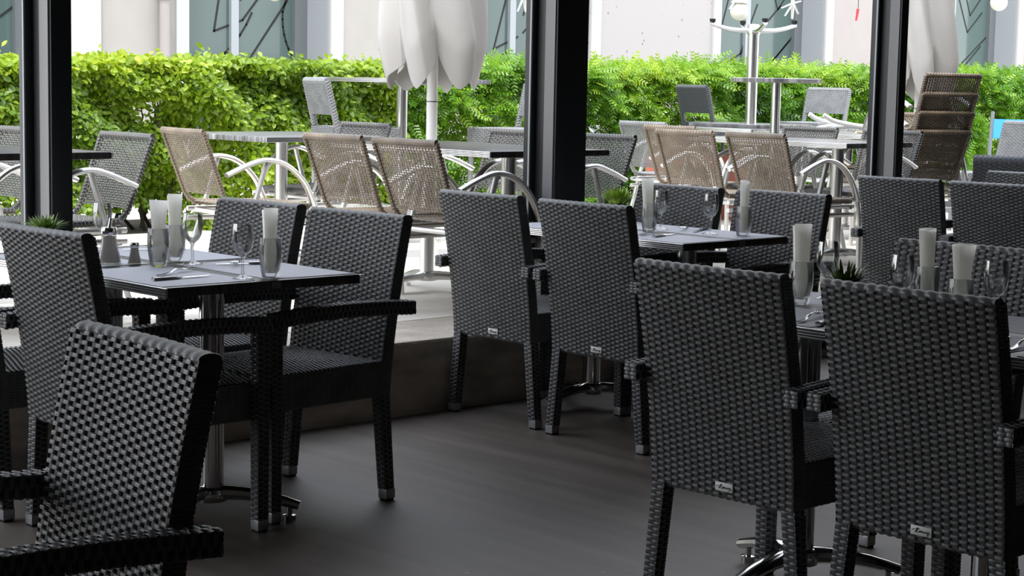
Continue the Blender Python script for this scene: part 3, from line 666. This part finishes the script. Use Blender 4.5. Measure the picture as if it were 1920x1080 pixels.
# sugar pourer and salt shakers
def shaker(name, label, cat, x, y, s, fill, spout, ribs=0):
    t = thing(name, label, cat, (x, y, ZM), 0)
    n = 36; prof = [(0, 0), (.034, 0), (.036, .006), (.034, .02), (.028, .045), (.0235, .07), (.0225, .085), (.0225, .098)]
    mb = MB(); mb.lathe([(r * s, z * s) for r, z in prof], n); obj('jar', mb, M['glass'], t)
    mb = MB(); mb.lathe([(0, .006 * s)] + [(max(0, r - .0035) * s, z * s) for r, z in prof[2:7]] + [(0, .088 * s)], n); obj('contents', mb, M[fill], t)
    mb = MB(); mb.lathe([(.0245 * s, .092 * s), (.0255 * s, .094 * s), (.0255 * s, .108 * s), (.022 * s, .114 * s), (0, .116 * s)], n)
    if spout: mb.tube([(0, 0, .112 * s), (.004, 0, .128 * s), (.006, 0, .142 * s)], [.006 * s, .005 * s, .005 * s], 10)
    obj('metal_lid', mb, M['chrome'], t)
    return t
shaker('sugar_pourer', 'glass sugar pourer with metal lid and spout on the left table', 'sugar shaker', 2.917, 4.94, 1.0, 'salt', True)
shaker('salt_shaker', 'small glass shaker with metal lid beside the sugar pourer', 'salt shaker', 2.985, 4.905, .58, 'salt', False)
shaker('pepper_shaker', 'small glass shaker just left of the napkin glass on the middle table', 'pepper shaker', 5.31, 4.99, .62, 'pepper', False)

# small spiky potted plants on the tables
def potted(label, x, y, z, n, hh, spread, base_h, col):
    t = thing('potted_plant', label, 'potted plant', (x, y, z), 0, 'small table plants')
    mb = MB(); mb.lathe([(0, 0), (.030, 0), (.040, base_h), (.036, base_h), (.028, base_h - .012), (0, base_h - .012)], 24); obj('pot', mb, M['pot'], t)
    mb = MB()
    for k in range(n):
        a = rng.uniform(0, 2 * PI); r0 = .030 * math.sqrt(rng.random()); tilt = spread * rng.random() ** .6; L = hh * rng.uniform(.45, 1.15)
        d = np.array((math.cos(a), math.sin(a), 0)); side = np.array((-d[1], d[0], 0)); p = d * r0 + np.array((0, 0, base_h - .01)); pts = []
        for q in range(4):
            f = q / 3; an = tilt * (.5 + .6 * f); pts.append(p + (d * math.sin(an) + np.array((0, 0, math.cos(an)))) * L * f)
        wv = [.0022, .0042, .0036, .0005]; V = []
        for c, ww in zip(pts, wv): V += [c - side * ww, c + side * ww]
        mb.add(V, [(0, 1, 3, 2), (2, 3, 5, 4), (4, 5, 7, 6)])
    o = obj('foliage', mb, col, t, fix=False); o['kind'] = 'stuff'
    return t
M['blade_bright'] = mat('bright_grass_blade', (0.30, 0.44, 0.045), 0.55, noise=(40, 0.3, (1, 1, 1)))
potted('small succulent-like green plant peeking above the left armchair, before the left post', 2.875, 5.262, ZM, 210, .062, 1.25, .088, M['blade'])
potted('bright grassy plant peeking over the armchair by the wide post', 5.56, 5.30, ZM, 420, .080, 1.0, .082, M['blade_bright'])
M['blade_dark'] = mat('dark_plant_blade', (0.07, 0.13, 0.03), 0.5, noise=(40, 0.35, (1, 1, 1)))
potted('dark spiky green plant rising behind the biggest armchair', 3.945, 2.915, ZM, 300, .070, 1.45, .066, M['blade_dark'])

# ------------------------------------------------------------------ window posts
GP = 'dark window posts along the sill'
post(3.12, .08, POST_LABELS[0], GP); post(5.54, .19, POST_LABELS[1], GP); post(8.06, .062, POST_LABELS[2], GP)

# ------------------------------------------------------------------ outdoor aluminium armchair with open woven back
def smooth_path(pts, n):
    pts = np.asarray(pts, float); t = np.linspace(0, len(pts) - 1, n); out = []
    P = np.vstack([2 * pts[0] - pts[1], pts, 2 * pts[-1] - pts[-2]])
    for q in t:
        i = min(int(q), len(pts) - 2); f = q - i; a, b, c, d = P[i:i + 4]
        out.append(.5 * (2 * b + (c - a) * f + (2 * a - 5 * b + 4 * c - d) * f * f + (3 * b - a - 3 * c + d) * f ** 3))
    return np.array(out)
def make_alu_chair(label, group, wm='brown_weave'):
    t = thing('aluminium_armchair', label, 'chair', (0, 0, 0), 0, group)
    hw = .205
    yb2 = lambda z: -.205 - .135 * (z - .42) / .36; zt2, zb2 = .775, .475
    mb = MB()
    def bs(u, v):
        z = zb2 + v * (zt2 - zb2); x = (2 * u - 1) * (hw - .008) * (.96 + .06 * v); y = yb2(z) - .014 * (1 - (2 * u - 1) ** 2)
        n = np.array((0, -1., -.375)); n /= np.linalg.norm(n)
        return np.stack([x, y, z], -1), np.broadcast_to(n, x.shape + (3,))
    weave(mb, bs, 22, 30, wu=.68, wv=.55, amp=.0022, crown=.001, groove=False)
    obj('backrest', mb, M[wm], t, fix=False)
    mb = MB()
    xs = np.linspace(-1, 1, 15)
    rope(mb, [(x * hw * 1.02, yb2(zt2) - .014 * (1 - x * x), zt2) for x in xs], .014, .02, 8)
    for sg in (-1, 1):
        P = [(sg * hw * (.96 + .06 * f), yb2(z), z) for f, z in zip(np.linspace(1, 0, 8), np.linspace(zt2, zb2, 8))] + [(sg * hw * .955, -.205, .445), (sg * hw * .95, -.17, .425)]
        rope(mb, P, .012, .016, 8)
    obj('back_frame', mb, M[wm], t, fix=False)
    mb = MB()
    def ss(u, v):
        x = (2 * u - 1) * .205; y = -.19 + .42 * v; z = .43 - .012 * np.sin(PI * u) * np.sin(PI * v) - .02 * np.clip((v - .9) / .1, 0, 1) ** 2
        return np.stack([x, y, z], -1), np.broadcast_to(np.array((0, 0, 1.)), x.shape + (3,))
    weave(mb, ss, 20, 34, wu=.9, wv=.75, amp=.002, groove=False)
    rope(mb, [(-.205, .235, .418), (.205, .235, .418)], .014, .018, 8)
    for sg in (-1, 1): rope(mb, [(sg * .205, -.18, .424), (sg * .205, .235, .418)], .014, .018, 8)
    obj('seat', mb, M[wm], t, fix=False)
    mb = MB()
    for y in (-.16, .20): mb.tube([(-.235, y, .385), (.235, y, .385)], .0125, 8)
    for z in (.39, .345):
        for sg in (-1, 1): mb.tube([(sg * .222, -.20, z), (sg * .222, .235, z)], .0125, 8)
    obj('seat_frame', mb, M['alu_matt'], t)
    for sg in (-1, 1):
        x = sg * .243
        arm = smooth_path([(x, -.235, .575), (x, -.12, .622), (x, -.02, .645), (x, .09, .618), (x, .185, .535), (x, .245, .42)], 26)
        mb = MB(); mb.tube(arm, .0125, 10, flat=1.75, up=(0, 0, 1)); obj('armrest', mb, M['alu'], t)
        leg = smooth_path([(x, .245, .42), (x, .268, .28), (x, .275, .0)], 10)
        mb = MB(); mb.tube(leg, .0125, 10, flat=1.2); obj('leg', mb, M['alu_matt'], t)
        mb = MB(); mb.tube([(x, -.02, .64), (x, -.075, .47), (x, -.235, 0)], .0125, 10, flat=1.2); obj('leg', mb, M['alu_matt'], t)
    return t
GO = 'aluminium armchairs with woven backs on the terrace'
AC0 = make_alu_chair('brown woven aluminium armchair at left before the hedge, turned side-on with its curved arm showing', GO)
AC1 = make_alu_chair('', GO, 'skylit_weave'); first_dark = True
AC2 = make_alu_chair('', GO, 'grey_weave')  # grey weave puts the bright light on this chair into its colour
OC = [(1, 5.10, 7.36, -.10, None), (1, 5.34, 6.54, 0, 'brown woven aluminium armchair, middle one of three, left of the umbrella pole'),
      (1, 5.31, 6.00, 0, 'brown woven aluminium armchair right under the umbrella pole'),
      (1, 8.72, 7.56, 0, 'brown woven aluminium armchair half hidden behind the one left of the bar column'),
      (1, 8.03, 6.83, 0, 'brown woven aluminium armchair right of the wide post, overlapping another'),
      (1, 8.03, 6.30, -.05, 'brown woven aluminium armchair straight below the chrome bar table column'),
      (1, 9.38, 8.40, 0, 'grey-lit woven aluminium armchair standing before the hedge just right of the wide post'),
      (-1, 3.80, 6.86, 0, 'woven aluminium armchair facing us at far left beside the first post'),
      (-1, 3.72, 7.62, 0, 'woven aluminium armchair mostly hidden by the first post'),
      (-1, 6.20, 8.22, .05, 'skylit-grey woven aluminium armchair at the far side of the table beneath the bar chair'),
      (-1, 6.22, 6.98, 0, 'skylit-grey woven aluminium armchair just left of the wide post'),
      (-1, 6.20, 6.33, 0, 'skylit-grey woven aluminium armchair just right of the wide post'),
      (-1, 8.98, 7.20, 0, 'skylit-grey woven aluminium armchair facing us at the silver-edged table, right of two brown ones'),
      (-1, 8.99, 6.58, 0, 'skylit-grey woven aluminium armchair facing us, partly hidden by the right post')]
for k, (sg, x, y, r_, lb) in enumerate(OC):
    rz = (-PI / 2 if sg > 0 else PI / 2) + r_
    if k == 0: AC0.location = (x, y, ZL); AC0.rotation_euler = (0, 0, rz)
    elif k == 6: AC2.location = (x, y, ZL); AC2.rotation_euler = (0, 0, rz); AC2['label'] = lb
    elif sg > 0: dup(AC0, (x, y, ZL), rz, lb)
    elif first_dark: AC1.location = (x, y, ZL); AC1.rotation_euler = (0, 0, rz); AC1['label'] = lb; first_dark = False
    else: dup(AC1, (x, y, ZL), rz, lb)
GS = 'stacked woven armchairs by the right post'
for k, lb in enumerate(['brown woven armchair, lowest of the tall stack at right', 'brown woven armchair, second from the bottom of the tall stack at right', 'brown woven armchair, second from the top of the tall stack at right', 'brown woven armchair on top of the tall stack at right']):
    dup(AC0, (9.98 - .008 * k, 6.90 - .024 * k, ZL + .118 * k), -.33, lb, GS)
for k, lb in enumerate(['aluminium armchair at the bottom of the stack behind the right post', 'aluminium armchair on top of the stack behind the right post']):
    dup(AC0, (10.4 + .05 * k, 7.42, ZL + .09 * k), PI / 2 - .1, lb, GS)

# ------------------------------------------------------------------ outdoor tables
GTT = 'aluminium-column tables on the terrace'
kw = dict(z0=ZL, h=.728, group=GTT, cw=.036, metal='alu', name='terrace_table')
table('terrace table with dark striped top cut by the left edge and first post', 3.02, 3.80, 6.40, 7.10, 1, **kw)
table('terrace table with a silver and striped edge behind the leftmost brown chair', 5.50, 6.30, 7.75, 8.60, 1, lam='laminate_grey_turned', edge_on='y', **kw)
table('long terrace table with dark striped end just left of the wide post', 5.43, 6.20, 5.96, 7.12, 2, lam='laminate', **kw)
table('terrace table with silver edge below the bar table column at right', 8.38, 9.03, 6.22, 7.42, 2, lam='laminate_grey', **kw)
table('terrace table far right of centre carrying the upturned table', 10.25, 11.9, 8.46, 9.30, 2, lam='laminate_grey', **kw)
table('grey striped terrace table between the upturned table and the silver-edged one', 10.02, 10.75, 7.15, 8.25, 1, lam='laminate_grey', **kw)
table('square striped high bar table left of the umbrella before the hedge', 7.05, 7.85, 8.62, 9.42, 1, lam='laminate_grey', **dict(kw, h=1.045, name='bar_table'))

# round high table
t = thing('round_bar_table', 'round high table with grey striped top and single chrome column at right', 'table', (9.59, 7.71, ZL), 0, GTT)
mb = MB(); mb.lathe([(0, 1.065), (.292, 1.065), (.30, 1.07), (.30, 1.091), (.292, 1.095), (0, 1.095)], 56); obj('tabletop', mb, M['laminate_grey_turned'], t)
mb = MB(); mb.lathe([(0, .09), (.032, .09), (.032, 1.065), (0, 1.065)], 28); obj('column', mb, M['alu'], t)
mb = MB(); star_base(mb, 0, 0, -.6, .25); obj('base', mb, M['alu'], t)
# upturned table: lies top-down on the far table
t = thing('upturned_table', 'upturned table whose chrome column and feet stick up before the building', 'table', (10.80, 8.92, ZL + .728), 0, GTT)
mb = MB(); mb.box(-.33, .33, -.33, .33, .001, .028, bev=.003); obj('tabletop', mb, M['laminate_grey'], t)
mb = MB(); mb.lathe([(0, .028), (.043, .028), (.043, .70), (0, .70)], 28); obj('column', mb, M['alu'], t)
for k in range(4):
    a = -.62 + k * PI / 2; d = np.array((math.cos(a), math.sin(a))); n = 9; mb = MB()
    mb.tube([(d[0] * r, d[1] * r, .735 - .045 * math.sin(PI * (r / .34)) * .55 + .045 * (r / .34)) for r in np.linspace(.03, .33, n)], np.linspace(.021, .014, n), 10, flat=1.3)
    f = obj('foot_arm', mb, M['alu'], t)
    mb = MB(); mb.lathe([(0, .785), (.02, .785), (.024, .81), (0, .81)], 14, d[0] * .318, d[1] * .318); obj('rubber_foot', mb, M['ink'], f)
mb = MB(); mb.lathe([(0, .69), (.05, .70), (.056, .745), (.04, .775), (0, .78)], 20); obj('hub', mb, M['alu'], t)

# ------------------------------------------------------------------ bar chairs
def make_bar_chair(label, group, wm, hs=.74, hb=1.02):
    t = thing('bar_chair', label, 'bar chair', (0, 0, 0), 0, group)
    W2 = .21; yb3 = lambda z: -.20 - .07 * (z - hs) / .3
    mb = MB()
    a, c = hs + .075, hb
    for sgn, dy in ((-1, 0), (1, .03)):
        p = [(W2 * -sgn, yb3(a) + dy, a), (W2 * sgn, yb3(a) + dy, a), (W2 * -sgn, yb3(c) + dy, c), (W2 * sgn, yb3(c) + dy, c)]
        if sgn < 0: p = [p[1], p[0], p[3], p[2]]
        sf = quad_surf(*p)
        if sf(np.array([.5]), np.array([.5]))[1][0][1] * sgn < 0: sf = quad_surf(p[1], p[0], p[3], p[2])
        weave(mb, sf, 18, 26, amp=.002, groove=False)
    mb.add([(-.205, yb3(a) + .004, a), (.205, yb3(a) + .004, a), (.205, yb3(c) + .004, c), (-.205, yb3(c) + .004, c), (-.205, yb3(a) + .026, a), (.205, yb3(a) + .026, a), (.205, yb3(c) + .026, c), (-.205, yb3(c) + .026, c)],
           [(0, 1, 2, 3), (4, 5, 6, 7), (0, 1, 5, 4), (1, 2, 6, 5), (2, 3, 7, 6), (3, 0, 4, 7)])
    for x in (-W2, W2): rope(mb, [(x, yb3(hs - .1) + .015, hs - .1), (x, yb3(c) + .015, c)], .019, .018, 8)
    rope(mb, [(-W2, yb3(c) + .015, c), (W2, yb3(c) + .015, c)], .019, .018, 8)
    obj('backrest', mb, M[wm], t, fix=False)
    mb = MB()
    weave(mb, quad_surf((-.21, -.19, hs), (.21, -.19, hs), (-.21, .22, hs), (.21, .22, hs)), 18, 36, amp=.002, groove=False)
    z0 = hs - .10
    for p, q in (((.21, -.21), (.21, .22)), ((.21, .22), (-.21, .22)), ((-.21, .22), (-.21, -.21)), ((-.21, -.21), (.21, -.21))):
        weave(mb, quad_surf((*p, z0), (*q, z0), (*p, hs), (*q, hs)), 18, 8, amp=.0022, groove=False)
    mb.box(-.206, .206, -.206, .216, z0, hs - .004); obj('seat', mb, M[wm], t, fix=False)
    for x in (-.19, .19):
        for y in (-.19, .20):
            mb = MB(); mb.tube([(x, y, z0 + .01), (x * 1.03, y * 1.06, 0)], .017, 8); obj('leg', mb, M[wm], t)
    mb = MB()
    for p, q in (((-.193, .207), (.193, .207)), ((-.193, -.197), (-.193, .207)), ((.193, -.197), (.193, .207)), ((-.193, -.197), (.193, -.197))): mb.tube([(*p, .25), (*q, .25)], .011, 8)
    obj('footrest', mb, M['alu_matt'], t)
    return t
GB = 'woven bar chairs round the high tables'
bc = make_bar_chair('pale grey woven bar chair left of the umbrella, seen from behind', GB, 'grey_weave')
bc.location = (7.02, 8.96, ZL); bc.rotation_euler = (0, 0, -PI / 2 - .32)
dup(bc, (8.0, 8.55, ZL), PI / 2 - .1, 'pale grey woven bar chair right behind the umbrella pole', GB)
bc2 = make_bar_chair('dark slate woven bar chair before the hedge, left of the chrome columns', GB, 'slate_weave')
bc2.location = (11.38, 9.75, ZL); bc2.rotation_euler = (0, 0, -PI / 2 - .25)
bc3 = make_bar_chair('slate grey woven bar chair before the hedge, right of the round high table', GB, 'grey_weave')
bc3.location = (12.62, 9.75, ZL); bc3.rotation_euler = (0, 0, PI / 2 + .05)

# grey armchair and low wicker chair at the far right
bc4 = make_bar_chair('grey woven chair right of the chair stack, beside a blue seat', 'odd seats at the far right', 'grey_weave', .44, .80)
bc4.name = 'woven_side_chair'; bc4['category'] = 'chair'; bc4.location = (11.75, 7.40, ZL); bc4.rotation_euler = (0, 0, PI / 2 - .35)
t = thing('lounge_armchair', 'low dark wicker lounge chair at the right edge below the blue seat', 'armchair', (10.15, 6.03, ZL), -1.04)
mb = MB(); weave(mb, quad_surf((-.42, .06, .08), (.42, .06, .08), (-.42, -.02, .60), (.42, -.02, .60)), 28, 50, groove=False)
weave(mb, quad_surf((.42, -.06, .08), (-.42, -.06, .08), (.42, -.10, .60), (-.42, -.10, .60)), 28, 50, groove=False)
mb.box(-.415, .415, -.055, 0, .08, .56); rope(mb, [(-.42, -.06, .60), (.42, -.06, .60)], .042, .03, 10, .04); obj('backrest', mb, M['slate_weave'], t, fix=False)
for sg in (-1, 1):
    mb = MB(); mb.box(sg * .385 - .05, sg * .385 + .05, .0, .66, .06, .50, bev=.03); obj('armrest', mb, M['slate_weave'], t)
mb = MB(); mb.box(-.33, .33, .04, .66, .06, .34, bev=.03); obj('seat', mb, M['slate_weave'], t)
for x in (-.38, .38):
    for y in (.0, .6):
        mb = MB(); mb.lathe([(0, 0), (.018, 0), (.022, .08), (0, .08)], 12, x, y); obj('foot', mb, M['alu'], t)
t = thing('folding_chair', 'dark-framed folding chair with a bright blue seat at the far right edge', 'chair', (13.62, 8.36, ZL), PI / 2 + .5)
mb = MB(); mb.add([(-.2, -.10, .64), (.2, -.10, .64), (.2, -.18, .80), (-.2, -.18, .80), (-.2, -.115, .635), (.2, -.115, .635), (.2, -.195, .795), (-.2, -.195, .795)],
                  [(0, 1, 2, 3), (7, 6, 5, 4), (0, 1, 5, 4), (1, 2, 6, 5), (2, 3, 7, 6), (3, 0, 4, 7)]); o = obj('backrest', mb, M['blue'], t, False); o['label'] = 'bright blue back canvas'
mb = MB(); mb.box(-.2, .2, 0, .38, .42, .435); obj('seat', mb, M['blue'], t, False)
for sg in (-1, 1):
    mb = MB(); mb.tube([(sg * .215, -.22, .86), (sg * .215, .02, .43), (sg * .215, .30, 0)], .016, 8); obj('leg', mb, M['win_frame'], t)
    mb = MB(); mb.tube([(sg * .235, .38, .43), (sg * .235, -.22, 0)], .016, 8); obj('leg', mb, M['win_frame'], t)
# folded aluminium deck chair lying on the grey striped table
t = thing('folded_deckchair', 'folded deck chair with white curved tubes and pale slats lying on the striped table', 'chair', (10.36, 7.60, ZL + .7285), -.62)
for dy in (-.17, .17):
    mb = MB(); mb.tube(smooth_path([(-.30, dy, .125), (-.22, dy, .085), (-.05, dy, .055), (.28, dy, .02), (.42, dy, .018)], 24), .0165, 10); obj('frame_tube', mb, M['white_metal'], t)
    mb = MB(); mb.tube(smooth_path([(-.28, dy * .8, .015), (-.16, dy * .8, .045), (.05, dy * .8, .05), (.36, dy * .8, .016)], 20), .0145, 10); obj('frame_tube', mb, M['white_metal'], t)
for k in range(5):
    mb = MB(); x = .02 + .07 * k; mb.box(x, x + .05, -.155, .155, .002, .013, bev=.002); obj('slat', mb, M['wood'], t)
# terracotta planter
t = thing('terracotta_planter', 'reddish terracotta planter box glimpsed between two brown chairs', 'planter', (10.9, 9.42, ZL), .1)
mb = MB(); mb.box(-.55, .35, -.2, .2, 0, .50, bev=.01); obj('box', mb, M['terracotta'], t)
mb = MB(); mb.box(-.52, .32, -.17, .17, .49, .505); obj('soil', mb, M['soil'], t)

# ------------------------------------------------------------------ closed parasols
def parasol(name, label, x, y, zbot, ztop, R, tw, ph, group, lobes=6, base=True, pole_r=.031):
    t = thing(name, label, 'parasol', (x, y, ZL), 0, group)
    mb = MB(); mb.lathe([(0, .0), (pole_r, .0), (pole_r, ztop - ZL + .02), (0, ztop - ZL + .02)], 28); p = obj('pole', mb, M['white_metal'], t)
    mb = MB(); mb.lathe([(pole_r, zbot - ZL - .05), (pole_r + .0015, zbot - ZL - .05), (pole_r + .0015, zbot - ZL - .044), (pole_r, zbot - ZL - .044)], 24); obj('collar_ring', mb, M['win_frame'], p)
    mb = MB(); mb.lathe([(0, 0), (.20, 0), (.20, .018), (.19, .024), (.05, .03), (.045, .08), (0, .08)], 40); obj('base', mb, M['white_metal'], t)
    n, k = 280, 50; th = np.linspace(0, 2 * PI, n, endpoint=False); P = np.zeros((k, n, 3))
    for i in range(k):
        f = i / (k - 1)                                   # 0 bottom, 1 top
        env = R * (1 - .12 * (1 - f) ** 6) * (1 - .40 * f ** 1.1) * (1 - .80 * max(0, (f - .82) / .18) ** 1.6) * (.90 + .10 * min(1, f * 7))
        a = th + tw * (f - .3) + ph
        q = (a * lobes / (2 * PI)) % 1.0                   # position inside one folded panel, it overlaps its neighbour
        ramp = np.where(q < .80, q / .80, (1 - q) / .20); ramp = ramp * ramp * (3 - 2 * ramp)
        pid = np.floor(a * lobes / (2 * PI)) % lobes; rnd = np.sin(pid * 12.9898) * .5
        soft = .45 + .55 * min(1, f * 2.2)
        fold = .66 + .10 * rnd + .34 * ramp * (1.0 if f < .8 else 1 - (f - .8) * 2) + .035 * np.sin(q * 9 + 4 * f) * (1 - f)
        r = env * np.clip(fold, .3, 1.08)
        zb_ = zbot + (.17 * np.abs(q - .55) ** 1.5 / .40 * (1 + .6 * rnd) + .05 * rnd)
        z = zb_ + (ztop - zb_) * f
        P[i, :, 0] = r * np.cos(th); P[i, :, 1] = r * np.sin(th); P[i, :, 2] = z - ZL
    Q = P.copy(); rr = np.linalg.norm(P[..., :2], axis=-1, keepdims=True); Q[..., :2] *= (rr - .006) / rr
    mb = MB(); mb.grid(P, close_v=True); mb.grid(Q, close_v=True); mb.grid(np.stack([P[0], Q[0]], 0), close_v=True)
    obj('canopy', mb, M['canvas'], t, fix=True)
    return t
GU = 'closed cream parasols'
parasol('parasol', 'closed cream parasol with draped canopy on a white pole, left of the wide post', 6.67, 7.81, 1.265, 2.75, .325, .9, .35, GU)
parasol('parasol', 'closed cream parasol showing on both sides of the right post', 11.10, 7.62, 1.25, 2.75, .285, 1.1, 1.2, GU)

# ------------------------------------------------------------------ festoon globes on a cable
CZ = 3.2
def cable(p, q, label):
    mb = MB(); n = 16; mb.tube([(p[0] + (q[0] - p[0]) * f, p[1] + (q[1] - p[1]) * f, p[2] + (q[2] - p[2]) * f - .25 * math.sin(PI * f)) for f in np.linspace(0, 1, n)], .006, 6)
    o = obj('festoon_cable', mb, M['ink'], None); return tag(o, label, 'cable')
cable((2.0, 9.6, 3.4), (22.0, 9.6, 3.4), 'thin festoon cable strung high above the hedge carrying the globe lanterns')
def globe(label, x, y, z, r, ztop):
    t = thing('globe_lantern', label, 'globe lantern', (x, y, z), 0, 'round globe lanterns hanging before the building')
    mb = MB(); a = np.linspace(-PI / 2, PI / 2 - .45, 22); mb.lathe([(max(0, r * math.cos(q)), r * math.sin(q)) for q in a], 36); obj('globe', mb, M['globe'], t)
    mb = MB(); mb.lathe([(0, r * 1.95), (r * .3, r * 1.9), (r * .62, r * 1.45), (r * .7, r * 1.2), (r * .92, r * 1.08), (r * .95, r * .9), (r * .5, r * .86)], 32); obj('cap', mb, M['white_metal'], t)
    mb = MB(); mb.tube([(0, 0, r * 1.9), (0, 0, ztop - z)], .005, 6); obj('cord', mb, M['ink'], t)
    return t
def gx(x): f = (x - 2) / 20.0; return 3.4 - .25 * math.sin(PI * f)
for (x, z, r, lb) in [(11.44, 1.935, .075, 'milky globe lantern with white cap above the upturned table'), (13.45, 2.02, .075, 'milky globe lantern half hidden by the cream parasol at right'),
                      (15.22, 2.17, .080, 'milky globe lantern at the top right beside the grey jamb'), (6.87, 1.875, .058, 'milky globe lantern just dipping into view at top left of the parasol')]:
    globe(lb, x, 9.6, z, r, gx(x))
# white starburst ornaments and a red ribbon hanging from the same cable
def ornament(label, x, z, L, ms, mt):
    t = thing('hanging_ornament', label, 'ornament', (x, 9.6, z), 0, 'paper ornaments hanging before the building')
    for a in ms:
        mb = MB(); d = (math.sin(math.radians(a)) * L, .02, -math.cos(math.radians(a)) * L); mb.tube([(0, 0, 0), d], [.008, .005], 6, flat=2); obj('ray', mb, M[mt], t)
    mb = MB(); mb.tube([(0, 0, 0), (0, 0, gx(x) - z)], .003, 5); obj('cord', mb, M['ink'], t)
ornament('white starburst ornament at the top edge right of the capped globe', 12.12, 2.03, .13, (-70, -35, 10, 50, 100, 170), 'white_metal')
ornament('white ray ornament at the top edge over the teal window', 11.42, 2.05, .13, (-40, 15, 60, 130, 200), 'white_metal')
ornament('white ray ornament at the top edge right of the left parasol', 9.05, 1.95, .12, (-20, 20, 70, 150), 'white_metal')
ornament('short red ribbon at the top edge left of the right parasol', 13.02, 2.02, .10, (0, 4), 'red')
